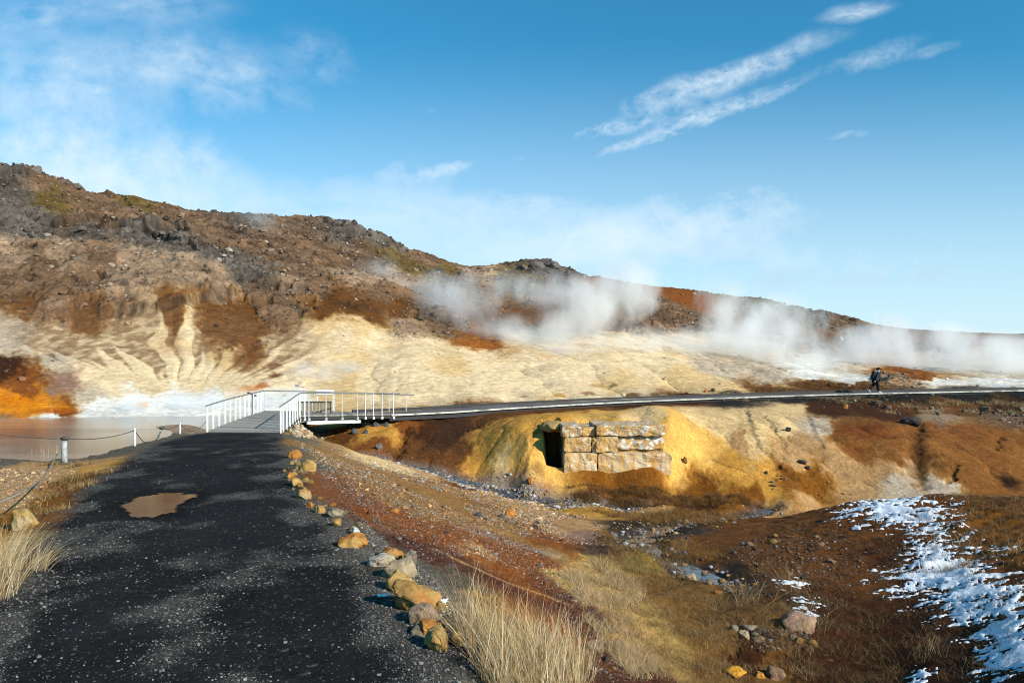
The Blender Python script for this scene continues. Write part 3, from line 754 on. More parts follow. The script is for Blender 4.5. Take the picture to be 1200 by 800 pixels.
def water_mat(name, deep, shallow, rough, scale, rip, spec=.5, lo=.4, hi=.6, stretch=(1, 1, 1), silt=None):
    m, nt, b = new_mat(name); P = pos(nt)
    mp = N(nt, 'ShaderNodeMapping'); mp.inputs['Scale'].default_value = stretch; nt.links.new(P, mp.inputs['Vector'])
    n = noise_node(nt, mp.outputs[0], scale, 5, .55, .6)
    c = mixc(nt, mrange(nt, n.outputs['Fac'], lo, hi, 0, 1), deep, shallow)
    if silt:       # a bank of dark silt in the far left of the pool
        sp = N(nt, 'ShaderNodeSeparateXYZ'); nt.links.new(P, sp.inputs[0]); wob = math_n(nt, 'MULTIPLY', math_n(nt, 'SUBTRACT', n.outputs['Fac'], .5), 9.0)
        k = math_n(nt, 'MULTIPLY', math_n(nt, 'MULTIPLY', mrange(nt, math_n(nt, 'ADD', sp.outputs['Y'], wob), 25.8, 27.6, 0, 1), mrange(nt, math_n(nt, 'ADD', sp.outputs['Y'], wob), 31.5, 33.5, 1, 0)), mrange(nt, math_n(nt, 'ADD', sp.outputs['X'], wob), -15.2, -13.6, 1, 0))
        c = mixc(nt, k, c, silt)
    nt.links.new(c, b.inputs['Base Color'])
    b.inputs['Roughness'].default_value = rough; b.inputs['Specular IOR Level'].default_value = spec; b.inputs['IOR'].default_value = 1.33
    w = noise_node(nt, P, rip[0], 3, .5)
    nt.links.new(bump(nt, w.outputs['Fac'], rip[1], .02), b.inputs['Normal'])
    return m
M_POND = water_mat('milky_pool', (.15,.14,.125), (.27,.24,.20), .15, .22, (2.2, .14), .45, .42, .56, (.45, 1.3, 1), (.075,.078,.085))
grid_sheet('pond', -60, -9.5, 17, 44, EYE + W_LEVEL, .8, lambda x, y: path_in(x, y) < -.6, M_POND)
M_PUD = water_mat('muddy_puddle', (.085,.040,.018), (.12,.06,.028), .10, 2.0, (6, .02), .6)
grid_sheet('puddle', _pc[0] - 1.4, _pc[0] + 2.2, _pc[1] - 2.2, _pc[1] + 2.2, PUD_Z - .012, .05, lambda x, y: (poly_sd(*tl(x, y), PUD_T) + .006 * fbm(x / .3, y / .3, 3, 77) > -.001), M_PUD)
M_STREAM = water_mat('stream_water', (.03,.032,.036), (.09,.09,.095), .08, 3.0, (9, .5), .6)
def ribbon(name, pts, width, lift, mat):
    pts = np.array(pts, float); d = np.concatenate([[0], np.cumsum(np.hypot(*np.diff(pts, axis=0).T))])
    s = np.arange(0, d[-1], .22); px_ = np.interp(s, d, pts[:, 0]); py_ = np.interp(s, d, pts[:, 1])
    tx = np.gradient(px_); ty = np.gradient(py_); l = np.hypot(tx, ty); nx, ny = -ty / l, tx / l
    c = np.stack([px_, py_], 1); zc = gz_many(c)
    zs = np.convolve(np.pad(zc, 4, mode='edge'), np.ones(9) / 9, mode='valid') + lift
    V = []; 
    for k in (-1, -.5, 0, .5, 1):
        w = width * (1 + .35 * fbm(s / 1.3, s * 0 + k, 2, 80))
        ax_, ay_ = px_ + nx * k * w, py_ + ny * k * w
        V.append(np.stack([ax_, ay_, np.minimum(zs, gz_many(np.stack([ax_, ay_], 1)) + .03)], 1))
    V = np.stack(V, 1).reshape(-1, 3); n_ = len(s)
    i = np.arange(n_ - 1)[:, None] * 5 + np.arange(4)[None, :]
    Fq = np.stack([i, i + 5, i + 6, i + 1], -1).reshape(-1, 4)
    return tag(obj(name, mesh_arrays(name, V, Fq, mat)), kind='structure')
ribbon('stream', STREAM_W, .55, .045, M_STREAM)
ribbon('stream', STREAM2, .26, .02, M_STREAM)

# ------------------------------------------------------------------ snow lying on the mound
def build_snow():
    allf = []; allv = []; off = 0
    m, nt, b = new_mat('old_snow'); P = pos(nt)
    n_ = noise_node(nt, P, 30, 5, .6); n2 = noise_node(nt, P, 7, 4, .6)
    nt.links.new(mixc(nt, n2.outputs['Fac'], (.62,.65,.70), (.82,.84,.86)), b.inputs['Base Color']); b.inputs['Roughness'].default_value = .7
    b.inputs['Subsurface Weight'].default_value = 0.0
    nt.links.new(bump(nt, n_.outputs['Fac'], .6, .015), b.inputs['Normal'])
    th = np.arange(.15, .78, .0016); lr = np.arange(math.log(4.6), math.log(24), .0052)
    R, Tm = np.meshgrid(np.exp(lr), th, indexing='ij')
    X = (R * np.sin(Tm)).ravel(); Y = (R * np.cos(Tm)).ravel()
    T, L = tl(X, Y)
    sd = poly_sd(T, L, SNOW_T) / .040
    for q in SNOW2: sd = np.maximum(sd, poly_sd(T, L, q) / .018)
    noise = 1.25 * fbm(X / .55, Y / .36, 5, 91, .72) + .95 * fbm(X / .13, Y / .075, 4, 92, .68)
    mk = np.where(sd > -.7, np.clip(sd, -1.2, .9) * .60 - .06 + noise, -1)
    z = ground_full(X, Y)[0]
    th_ = .016 * (1 - np.exp(-np.clip(mk, 0, 2) * 3)) + .012 * fbm(X / .12, Y / .12, 2, 93) * np.clip(mk * 4, 0, 1)
    zz = np.where(mk > 0, z + .004 + th_, z - .03)
    nr, nt2 = R.shape
    i = np.arange(nr - 1)[:, None] * nt2 + np.arange(nt2 - 1)[None, :]
    Fq = np.stack([i, i + nt2, i + nt2 + 1, i + 1], -1).reshape(-1, 4)[:, ::-1]
    sel = (mk[Fq] > 0).any(1)
    f = Fq[sel]; used = np.unique(f); rm = np.full(len(X), -1); rm[used] = np.arange(len(used))
    V = np.stack([X, Y, zz], 1)
    tag(obj('snow', mesh_arrays('snow', V[used], rm[f], m)), kind='stuff', label='thin broken patches of old snow on the brown mound', cat='snow')
build_snow()

# ------------------------------------------------------------------ boardwalk
def strip_solid(bm, L, R, thick, collayer=None, col=(.3,.3,.3), gap=0):
    n_ = len(L)
    for i in range(n_ - 1):
        a, b_, c, d = L[i], L[i + 1], R[i + 1], R[i]
        a, d = a + (b_ - a) * gap, d + (c - d) * gap
        top = [bm.verts.new(p) for p in (a, b_, c, d)]
        bot = [bm.verts.new(p - Vector((0, 0, thick))) for p in (a, b_, c, d)]
        fs = [bm.faces.new(top), bm.faces.new(bot[::-1])]
        for k in range(4): fs.append(bm.faces.new((top[(k + 1) % 4], top[k], bot[k], bot[(k + 1) % 4])))
        if collayer is not None:
            t = random.uniform(.62, 1.3); cc = (col[0] * t, col[1] * t * random.uniform(.96, 1.02), col[2] * t * random.uniform(.9, 1.02), 1)
            for v in top + bot: v[collayer] = cc
def resample(P, step):
    d = [0]
    for a, b_ in zip(P[:-1], P[1:]): d.append(d[-1] + (b_ - a).length)
    n_ = max(2, int(d[-1] / step)); out = []
    j = 0
    for k in range(n_ + 1):
        s = d[-1] * k / n_
        while j < len(P) - 2 and d[j + 1] < s: j += 1
        out.append(P[j].lerp(P[j + 1], min(1, (s - d[j]) / max(1e-6, d[j + 1] - d[j]))))
    return out
def boards(name, L, R, n_, mat, col, thick, parent):
    bm = bmesh.new(); cl = bm.verts.layers.float_color.new('Col')
    A = resample(L, (sum((b - a).length for a, b in zip(L[:-1], L[1:]))) / n_); B = resample(R, (sum((b - a).length for a, b in zip(R[:-1], R[1:]))) / n_)
    m_ = min(len(A), len(B)); strip_solid(bm, A[:m_], B[:m_], thick, cl, col, .06)
    return bm_obj(name, bm, mat, parent)
def rail_bar(bm, P, w, h):
    """square-section bar along a polyline, bottom at P"""
    for a, b_ in zip(P[:-1], P[1:]):
        d = (b_ - a); l = d.length; d.normalize()
        side = d.cross(Vector((0, 0, 1))).normalized(); up = side.cross(d)
        M = Matrix((side, d, up)).transposed().to_4x4()
        add_box(bm, (a + b_) / 2 + up * h / 2, w, l + .01, h, M)

bwk = empty('boardwalk', BW_P[0])
def rel(P, o): return [p - o.location for p in P]
near = rel(BW_P, bwk)
off = []
for i, p in enumerate(BW_P):
    a = BW_P[max(0, i - 1)]; b_ = BW_P[min(len(BW_P) - 1, i + 1)]
    t = (b_ - a); t.z = 0; t.normalize(); off.append(Vector((-t.y, t.x, 0)))
far_ = [p + o * 2.9 for p, o in zip(near, off)]
boards('deck', [p - Vector((0, 0, .02)) for p in near], [p + Vector((0,0,-.02)) for p in far_], 330, M_DECK, (.12,.105,.095), .05, bwk)
bm = bmesh.new(); rail_bar(bm, resample([p - o * .03 + Vector((0, 0, -.07)) for p, o in zip(near, off)], 3.6), .08, .075)
bm_obj('kerb', bm, M_KERB, bwk)
bm = bmesh.new(); rail_bar(bm, resample([p + o * 2.92 + Vector((0, 0, .0)) for p, o in zip(near, off)], 3.6), .10, .13)
bm_obj('kerb', bm, M_DARKWOOD, bwk)
bm = bmesh.new(); rail_bar(bm, resample([p + o * .12 + Vector((0, 0, -.30)) for p, o in zip(near, off)], 3.6), .12, .22)
bm_obj('support_beam', bm, M_DARKWOOD, bwk)
for i, p in enumerate(resample([p + o * .3 for p, o in zip(near, off)], 2.4)[1:5]):
    bm = bmesh.new(); add_box(bm, p + Vector((0, 0, -.55)), .12, .12, .6, None, .008); bm_obj('support_post', bm, M_DARKWOOD, bwk)
tag(bwk, 'long dark boardwalk with a pale edge kerb running right from the footbridge', 'boardwalk')

# ------------------------------------------------------------------ footbridge
LP = [at(*p) for p in [(243,505,28.9),(259,498.3,30.6),(275,492.3,32.5),(292,486.6,34.6),(310,481,37),(350,481.3,37.6),(400,482.3,38.7),(480,484,40.4)]]
RP = [at(*p) for p in [(329,506,28.6),(335,501,29.6),(341,496,30.8),(347,490.5,32),(352,486.6,33.1),(400,485.6,34.7),(430,485.2,35.6),(463,484.8,36.6)]]
br = empty('footbridge', (LP[0] + RP[0]) / 2)
Lr, Rr = rel(LP, br), rel(RP, br)
boards('deck', Lr[:5], Rr[:5], 52, M_DECK, (.27,.245,.215), .06, br)
boards('deck', Lr[4:], Rr[4:], 46, M_DECK, (.22,.20,.175), .06, br)
def end_beam(nm, P, w, h, dz, mat):
    bm = bmesh.new(); rail_bar(bm, [p + Vector((0, 0, dz)) for p in P], w, h); return bm_obj(nm, bm, mat, br)
# pale steel stringers under the outer edges, dark planking below the deck edge
end_beam('edge_board', Rr, .05, .12, -.20, M_DARKWOOD)
end_beam('edge_board', Lr, .05, .16, -.20, M_DARKWOOD)
end_beam('stringer', [Rr[4] + Vector((.25,.1,0)), Rr[5], Rr[6] - Vector((.3,.1,0))], .09, .13, -.38, M_BEAM)
end_beam('stringer', Rr[:4], .08, .15, -.38, M_DARKWOOD)
end_beam('stringer', Lr[:5], .08, .15, -.38, M_DARKWOOD)
end_beam('cross_beam', [Lr[4] * .5 + Rr[4] * .5, Lr[7] * .5 + Rr[7] * .5], 1.6, .22, -.34, M_DARKWOOD)
bm = bmesh.new(); add_box(bm, (Lr[0] + Rr[0]) / 2 + Vector((0, -.06, -.085)), 2.75, .10, .12, Matrix.Rotation(math.atan2(Rr[0].y - Lr[0].y, Rr[0].x - Lr[0].x), 4, 'Z'), .01)
bm_obj('threshold', bm, M_DARKWOOD, br)
def on_line(P, px):
    for a, b_ in zip(P[:-1], P[1:]):
        pa = CX + F * a.x / a.y; pb = CX + F * b_.x / b_.y
        if pa <= px <= pb:
            # position along the segment with that bearing
            u = (px - CX) / F; t = (u * a.y - a.x) / ((b_.x - a.x) - u * (b_.y - a.y)); return a.lerp(b_, t)
    return P[0].copy() if px < CX + F * P[0].x / P[0].y else P[-1].copy()
RAILH = .93
def post(p, parent, thin, face, slim=False):
    bm = bmesh.new()
    # flat bar post with its foot plate, broad face square to the run of the rail
    w, d = (.062, .03) if not thin else (.036, .036)
    if slim: w, d = .042, .036
    M = Matrix.Rotation(face, 4, 'Z')
    add_box(bm, (0, 0, RAILH / 2 - .12), w, d, RAILH + .22, M, .006)
    add_box(bm, (0, 0, -.17), .11, .09, .12, M, .006)
    return bm_obj('post', bm, M_POST if not thin else M_RAILPOST, parent, False, p - br.location)
M_RAILPOST = simple_mat('grey_post', (.52,.52,.52), .45, .12, 20, .001)
for px in (243,250,257,264,270,276,281.5,287,292,297,302,306): post(on_line(LP, px), br, False, .25)
for px in (310,330,350,369,392,435,456,476): post(on_line(LP, px), br, True, 0)
for px in (329,332,336,339.6,343,346,348.6,351.4): post(on_line(RP, px), br, False, .25)
for px in (357,): post(on_line(RP, px), br, False, .2)
for px in (362,382,401,419): post(on_line(RP, px), br, True, 0)
for px in (428,437.5,447.5,461): post(on_line(RP, px), br, False, .9, True)
for P in (LP, RP):
    bm = bmesh.new(); Q = rel(P, br); ext = Q[-1] + (Q[-1] - Q[-2]).normalized() * .25; st_ = Q[0] + (Q[0] - Q[1]).normalized() * .14
    add_tube(bm, [p + Vector((0, 0, RAILH)) for p in [st_] + Q + [ext]], .027, 8); bm_obj('handrail', bm, M_RAIL, br, True)
tag(br, 'timber footbridge with white railing posts where the black path ends', 'footbridge')

# bench on the bridge platform
be = empty('bench', at(368.5, 484.3, 35.9))
tang = math.atan2(3.0, 6.0) * .45
M = Matrix.Rotation(tang, 4, 'Z')
bm = bmesh.new()
for k in range(4): add_box(bm, M @ Vector((0, -.2 + k * .135, .515)), 1.52, .12, .055, M, .008)
bm_obj('seat', bm, M_DARKWOOD, be)
bm = bmesh.new()
for k in range(9):
    add_box(bm, M @ Vector((-.62 + k * .155, -.21, .25)), .125, .03, .46, M, .005)
bm_obj('front_panel', bm, M_BENCH, be)
for s in (-1, 1):
    bm = bmesh.new()
    add_box(bm, M @ Vector((s * .715, 0, .24)), .05, .44, .48, M, .006); bm_obj('end_panel', bm, M_DARKWOOD, be)
tag(be, 'low slatted timber bench with a dark top on the bridge platform', 'bench')

# info board behind the far railing
ib = empty('information_board', at(381, 484, 40.2))
bm = bmesh.new(); add_box(bm, (0, 0, 1.06), .88, .04, .26, Matrix.Rotation(math.radians(-20), 4, 'X'), .006)
bm_obj('panel', bm, simple_mat('white_board', (.78,.74,.72), .5, .06, 6, 0), ib)
for s in (-1, 1):
    bm = bmesh.new(); add_box(bm, (s * .40, .02, .4), .05, .05, 1.15, None, .005); bm_obj('leg', bm, M_POST, ib)
tag(ib, 'white panel on two thin legs behind the far railing of the footbridge', 'information board')
# slanted dark sign beside the left railing
w0 = at(296.3, 488, 36.6); w0.z = min(w0.z, gz(w0.x, w0.y) + .02)
zt = EYE + (HY - 461) / F * 36.6
sg = empty('sign_stand', w0)
bm = bmesh.new(); add_box(bm, (0, 0, (zt - w0.z) / 2 - .05), .09, .09, zt - w0.z, None, .01); bm_obj('post', bm, M_DARKWOOD, sg)
bm = bmesh.new(); add_box(bm, (-.05, 0, zt - w0.z - .03), .38, .30, .045, Matrix.Rotation(math.radians(24), 4, 'Y'), .006); bm_obj('board', bm, M_DARKWOOD, sg)
tag(sg, 'small dark slanted board on a post just outside the left bridge railing', 'sign')

# ------------------------------------------------------------------ ruined masonry in the gully bank
M_BLOCK = None
def block_mat(name, basec, streaks, whitew, darkw):
    m, nt, b = new_mat(name); P = tc_obj(nt)
    n = noise_node(nt, P, 2.2, 6, .62); c = mixc(nt, mrange(nt, n.outputs['Fac'], .35, .65, 0, 1), basec, streaks)
    mp = N(nt, 'ShaderNodeMapping'); mp.inputs['Scale'].default_value = (4.5, 4.5, .5); nt.links.new(P, mp.inputs['Vector'])
    s = noise_node(nt, mp.outputs[0], 1.0, 5, .6); c = mixc(nt, mrange(nt, s.outputs['Fac'], .48, .62, 0, .75), c, (.52,.26,.035))
    s2 = noise_node(nt, mp.outputs[0], 1.7, 4, .6); c = mixc(nt, mrange(nt, s2.outputs['Fac'], .56, .66, 0, .7), c, (.34,.13,.045))
    w = noise_node(nt, P, 3.6, 7, .72); c = mixc(nt, mrange(nt, w.outputs['Fac'], whitew, whitew + .05, 0, .9), c, (.70,.66,.62))
    d = noise_node(nt, P, 9, 7, .75); c = mixc(nt, mrange(nt, d.outputs['Fac'], darkw, darkw + .07, 0, .8), c, (.10,.07,.045))
    nt.links.new(c, b.inputs['Base Color']); b.inputs['Roughness'].default_value = .9
    nb = bump(nt, n.outputs['Fac'], .6, .05); nb = bump(nt, d.outputs['Fac'], .8, .03, nb); nt.links.new(nb, b.inputs['Normal'])
    return m
MB_TOP = block_mat('crusted_top_course', (.36,.24,.13), (.46,.31,.15), .54, .54)
MB_MID = block_mat('mid_course_stone', (.43,.26,.11), (.50,.34,.16), .57, .58)
MB_LOW = block_mat('pale_lower_stone', (.48,.33,.18), (.54,.41,.26), .58, .60)
MB_BACK = block_mat('earth_filled_joints', (.13,.075,.03), (.26,.15,.05), .66, .58)
MB_WHITE = block_mat('snow_dusted_stone', (.38,.24,.11), (.44,.30,.16), .50, .56)
WD = 30.0
rw = empty('ruined_wall', at(721, 566, WD + .4))
def wall_block(x0, x1, y0, y1, proud, mat, depth=2.9, rough=.085, seed=0):
    """one squared block, front face near the wall line; rows and columns of the photo give its size"""
    a = at(x0, y0, WD); b_ = at(x1, y1, WD)
    sx, sz = b_.x - a.x, a.z - b_.z
    nx, ny, nz = max(4, int(sx / .12)), 6, max(3, int(sz / .12))
    bm = bmesh.new()
    r = bmesh.ops.create_cube(bm, size=1.0)
    bmesh.ops.subdivide_edges(bm, edges=bm.edges[:], cuts=14, use_grid_fill=True)
    rnd = random.Random(seed)
    for v in bm.verts:
        q = Vector((v.co.x * sx, v.co.y * depth, v.co.z * sz))
        # worn arrises
        ex = max(0, abs(v.co.x) * 2 - (1 - .12 / sx)) * sx / .12; ez = max(0, abs(v.co.z) * 2 - (1 - .12 / sz)) * sz / .12
        ey = max(0, -v.co.y * 2 - (1 - .2 / depth)) * depth / .2
        wear = .018 * (ex * ez + ex * ey + ez * ey)
        nse = fbm(np.array([q.x * 2.1 + seed * 3.3 + q.y]), np.array([q.z * 2.1 + seed * 1.7 - q.y * .7]), 4, seed)[0]
        n2 = fbm(np.array([q.x * 3.1 + seed * 2.3]), np.array([q.z * 3.1 + q.y]), 3, seed + 9)[0]
        s = Vector((math.copysign(1, q.x) * ex, -ey, math.copysign(1, q.z) * ez))
        q -= s * wear * .7
        q.y += nse * rough * 1.5; q.x += n2 * rough * (.8 if ex > 0 else .1); q.z += nse * rough * (.8 if ez > 0 else .1)
        v.co = q
    c = Vector(((a.x + b_.x) / 2, WD - proud + depth / 2, (a.z + b_.z) / 2)) - rw.location
    return bm_obj('stone_block', bm, mat, rw, False, c)
wall_block(661.5, 779, 502, 571, -.26, MB_BACK, rough=.05, seed=21)
wall_block(659, 682, 499, 511.5, .06, MB_TOP, seed=1)
wall_block(699, 780, 498, 511, .03, MB_TOP, seed=2)
wall_block(661.5, 693, 511.8, 530, .10, MB_MID, seed=3)
wall_block(697.5, 724.5, 511.3, 529.8, .12, MB_MID, seed=4)
wall_block(725, 780, 511.3, 527, -.16, MB_WHITE, rough=.06, seed=5)
wall_block(661, 700, 530.4, 570, .14, MB_LOW, seed=6)
wall_block(693.5, 699, 512, 537.5, .06, MB_MID, seed=7)
wall_block(700.4, 786, 530.2, 572, .16, MB_LOW, seed=8)
wall_block(682.3, 698.7, 501.5, 511.5, -.14, MB_MID, seed=9)
wall_block(686, 694, 530.8, 538, .155, MB_MID, seed=11)
tag(rw, 'crumbling ochre masonry wall of big squared blocks in the gully bank', 'ruined wall')

def overhang():  # earth lip added above the hollow to keep sky light out
    a = at(649, 503, 31.6)
    bm = bmesh.new(); bmesh.ops.create_icosphere(bm, subdivisions=4, radius=1)
    P_ = np.array([v.co[:] for v in bm.verts]); nn = fbm(P_[:, 0] * 1.6 + P_[:, 2], P_[:, 1] * 1.6 - P_[:, 2], 4, 88)
    for v, k in zip(bm.verts, nn):
        v.co = Vector((v.co.x * .52, v.co.y * 1.55, v.co.z * .20)) * (1 + k * .5)
    m, nt, b = new_mat('caked_ochre_earth'); P = tc_obj(nt); n = noise_node(nt, P, 3, 6, .65)
    nt.links.new(mixc(nt, mrange(nt, n.outputs['Fac'], .35, .65, 0, 1), (.30,.16,.04), (.42,.26,.08)), b.inputs['Base Color']); b.inputs['Roughness'].default_value = .95
    nt.links.new(bump(nt, n.outputs['Fac'], .8, .08), b.inputs['Normal'])
    o = bm_obj('added_shade_lip', bm, m, None, True, a + Vector((0, 1.0, .05)))
    tag(o, 'added ochre earth lip shading the dark hollow left of the ruined wall', 'earth bank')
overhang()
# ------------------------------------------------------------------ stones
def rock_material(col, seed=0, patch=None):
    key = (tuple(round(x, 3) for x in col), patch)
    if key in M_ROCK_CACHE: return M_ROCK_CACHE[key]
    m, nt, b = new_mat('stone'); P = tc_obj(nt)
    n = noise_node(nt, P, 9, 7, .68); n2 = noise_node(nt, P, 40, 5, .7); n3 = noise_node(nt, P, 4.0, 4, .6)
    c = mixc(nt, mrange(nt, n.outputs['Fac'], .32, .68, 0, 1), tuple(x * .5 for x in col), tuple(min(.85, x * 1.45) for x in col))
    if patch: c = mixc(nt, mrange(nt, n3.outputs['Fac'], .50, .60, 0, .8), c, patch)
    c = mixc(nt, mrange(nt, n2.outputs['Fac'], .60, .72, 0, .75), c, tuple(x * .22 for x in col))
    nt.links.new(c, b.inputs['Base Color']); b.inputs['Roughness'].default_value = .9; b.inputs['Specular IOR Level'].default_value = .2
    nb = bump(nt, n.outputs['Fac'], .9, .06); nb = bump(nt, n2.outputs['Fac'], .9, .016, nb); nt.links.new(nb, b.inputs['Normal'])
    M_ROCK_CACHE[key] = m; return m
def rock_mesh(name, size, mat, seed, sub=3, ang=.35):
    bm = bmesh.new(); bmesh.ops.create_icosphere(bm, subdivisions=sub, radius=.5)
    rnd = random.Random(seed)
    planes = [(Vector((rnd.gauss(0, 1), rnd.gauss(0, 1), rnd.gauss(0, .8))).normalized(), rnd.uniform(.24, .42)) for _ in range(13)]
    P = np.array([v.co[:] for v in bm.verts])
    nz_ = fbm(P[:, 0] * 2.4 + seed * 1.37 + P[:, 2], P[:, 1] * 2.4 - seed * .71 + P[:, 2] * 1.3, 4, seed & 31)
    nf = fbm(P[:, 0] * 7 + seed, P[:, 1] * 7 + P[:, 2] * 5, 3, (seed + 3) & 31)
    for v, a, f_ in zip(bm.verts, nz_, nf):
        p = v.co.copy()
        for nrm, dd in planes:
            k = p.dot(nrm) - dd
            if k > 0: p -= nrm * k * .85
        p *= 1 + a * .30 + f_ * .14
        v.co = Vector((p.x * size[0], p.y * size[1], p.z * size[2])) * 1.18
    me = bpy.data.meshes.new(name); bm.to_mesh(me); bm.free()
    me.polygons.foreach_set('use_smooth', np.full(len(me.polygons), sub >= 3)); me.materials.append(mat)
    return me
ROCKN = [100]
def place_rock(px, py, w, h, col, label, cat='stone', group=None, name='stone', patch=None, bury=.28, dmin=2.2, depth=None, parent=None, sub=4):
    """a stone whose visible outline is w x h photo pixels, resting on the ground at its foot"""
    foot = cast(px, py + h * .42, dmin); D = foot[1]
    sw, sh = w * D / F, h * D / F
    ROCKN[0] += 1
    dep = depth if depth else (sw * .8 + sh * .2)
    sz = (sw, dep, sh * 1.30)
    me = rock_mesh(name, sz, rock_material(col, 0, patch), ROCKN[0], sub)
    x, y = foot[0], foot[1] + dep * .25
    o = obj(name, me, None, (x, y, gz(x, y) + sz[2] * (.5 - bury) * .8))
    o.rotation_euler = (0, 0, random.uniform(-.5, .5))
    return tag(o, label, cat, group)

OC, OR_, YE, PA, CRM, GR, TB, PK = (.40,.22,.068), (.42,.175,.040), (.48,.30,.10), (.38,.28,.17), (.42,.33,.20), (.21,.165,.115), (.29,.185,.105), (.33,.22,.155)
ROW = [  # the kerb of stones along the path's right edge, from the near end
 (512,749,34,30,YE,'pale ochre sunlit stone at the near end of the path-edge row',OC),
 (535,750,18,17,OC,'small hollowed ochre stone tucked right of the row end against dry grass',(.10,.05,.02)),
 (502,734,30,24,OR_,'orange brown stone leaning behind the pale ochre end stone',None),
 (525,731,27,19,TB,'flat tan brown stone beside the dry grass, near end of the row',PK),
 (494,720,38,24,PK,'pinkish tan stone below the biggest stone of the path row',TB),
 (484,700,62,36,OC,'biggest ochre stone of the path-edge row, streaked orange brown',OR_),
 (465,682,36,22,YE,'yellow stone wedged under the flat pale tan stone of the row',OC),
 (470,668,44,20,PA,'flat pale tan stone just above the biggest row stone',None),
 (446,658,32,13,(.52,.45,.36),'flat whitish stone lying on the path side of the row',PA),
 (455,649,31,16,OR_,'orange stone directly behind the flat whitish stone',OC),
 (480,653,13,17,GR,'upright grey stone right of the orange and whitish stones',None),
 (412,634,34,17,OR_,'broad orange stone alone on the path edge before the wide gap',YE),
 (416,622,11,9,(.58,.54,.48),'small white stone on top of the broad orange stone',None),
 (395,611,13,11,OC,'small ochre stone beside a pale grey one on the path edge',None),
 (391,602,20,10,GR,'flat pale grey stone behind the small ochre path-edge stone',CRM),
 (374,597,11,10,OC,'round ochre stone on grey verge, midway along the path row',YE),
 (363,592,9,8,OR_,'tiny orange stone next to the round ochre verge stone',None),
 (353,580,19,13,OC,'ochre stone where the path edge runs beside the puddle',PA),
 (346,564,16,12,OC,'ochre stone of the row between puddle and bridge, lower of a pair',YE),
 (340,557,10,9,OR_,'small orange stone on the path side of the far pair',None),
 (358,546,24,14,YE,'yellow stone with ochre top, widest near the bridge end of the row',OC),
 (345,533,15,10,OR_,'orange stone at the bridge end of the path-edge row',None),
]
for px, py, w, h, c, lab, patch in ROW: place_rock(px, py, w * 1.02, h * 1.0, c, lab, 'stone', 'stones lining the path edge', 'stone', patch)
def kerb_rubble():
    L_ = [cast(a, b) for a, b in [(520,756),(498,726),(474,690),(452,655),(430,640),(412,628),(393,604),(372,592),(355,575),(344,555),(348,538)]]
    L_ = np.array(L_); d = np.concatenate([[0], np.cumsum(np.hypot(*np.diff(L_[:, :2], axis=0).T))]); pr = [rock_mesh('stone', (1, .85, .7), rock_material(c), 900 + i, 3) for i, c in enumerate((OC, OR_, TB, PA, YE))]
    for k in range(44):
        s = random.uniform(0, d[-1]) ; x = np.interp(s, d, L_[:, 0]) + random.gauss(.05, .10); y = np.interp(s, d, L_[:, 1]) + random.gauss(0, .1)
        w = random.uniform(.06, .15); o = obj('stone', random.choice(pr), None, (x, y, gz(x, y) + w * .08)); o.scale = (w, w, w); o.rotation_euler = (random.uniform(-.4, .4), random.uniform(-.4, .4), random.uniform(0, 6.28))
        tag(o, 'small rubbly stone filling in between the bigger stones of the path edge', 'stone', 'rubble between the path-edge stones')
kerb_rubble()
OTHER = [
 (862,788,24,10,(.62,.28,.03),'bright orange stone lying in dark grass at the bottom of the gully',None),
 (891,791,13,8,(.50,.22,.04),'small orange stone right of the bright orange one',None),
 (911,789,24,14,(.26,.15,.09),'brown pointed stone right of the two orange stones',None),
 (940,737,40,18,(.34,.21,.14),'large pinkish brown boulder below the small snow patch',TB),
 (874,744,15,9,PA,'pale tan stone left of the large pinkish boulder',None),
 (878,734,20,7,(.26,.21,.15),'flat grey tan stone above the pale tan stone',None),
 (862,734,10,8,(.26,.21,.15),'small grey stone at the left end of the gravelly hollow',None),
 (811,677,18,9,PA,'pale tan stone in the grass beside the dark stream pool',None),
 (711,745,30,8,OC,'flat orange slab on the maroon slope right of the dry grass',None),
 (698,757,26,18,TB,'tan rock with a dark hollow on the slope right of dry grass',PK),
 (640,777,12,13,OR_,'orange stone among the dry grass stems',None),
 (597,601,12,11,OR_,'orange boulder on the gravel wash at the foot of the slope',None),
 (561,603,9,6,(.06,.06,.065),'dark grey stone on the gravel wash left of the orange boulder',None),
 (463,598,13,7,OR_,'orange stone alone on the rust coloured slope',None),
 (22,612,32,22,YE,'pale yellow stone left of the path with a rope lying over it',CRM),
 (443,526,10,8,(.16,.12,.10),'lone grey brown stone on the orange bank below the bridge',None),
 (1070,493,22,9,(.05,.042,.04),'dark lava lump on the bank below the walker',None),
 (992,477,6,5,OR_,'small orange stone on the black embankment below the boardwalk',None),
 (924,505,7,5,(.05,.04,.035),'dark stone high on the pale bank right of the wall',None),
 (940,543,11,5,(.05,.04,.035),'upper of two flat dark stones low on the pale bank',None),
 (947,549,9,4,(.05,.04,.035),'lower of two flat dark stones low on the pale bank',None),
 (803,546,6,6,(.22,.11,.03),'small brown stone stuck in the yellow bank right of the wall',None),
 (623,561,8,7,OR_,'orange stone on the yellow bank left of the ruined wall',None),
 (836,458.5,7,4,(.12,.06,.03),'dark brown stone just behind the boardwalk on the pale flat',None),
 (828,458.5,7,3,OR_,'low orange stone just behind the boardwalk',None),
]
for px, py, w, h, c, lab, patch in OTHER: place_rock(px, py, w, h, c, lab, 'stone', None, 'stone' if w < 25 else 'boulder', patch, dmin=(30.6 if 480 < py < 562 and px > 780 else 2.2))
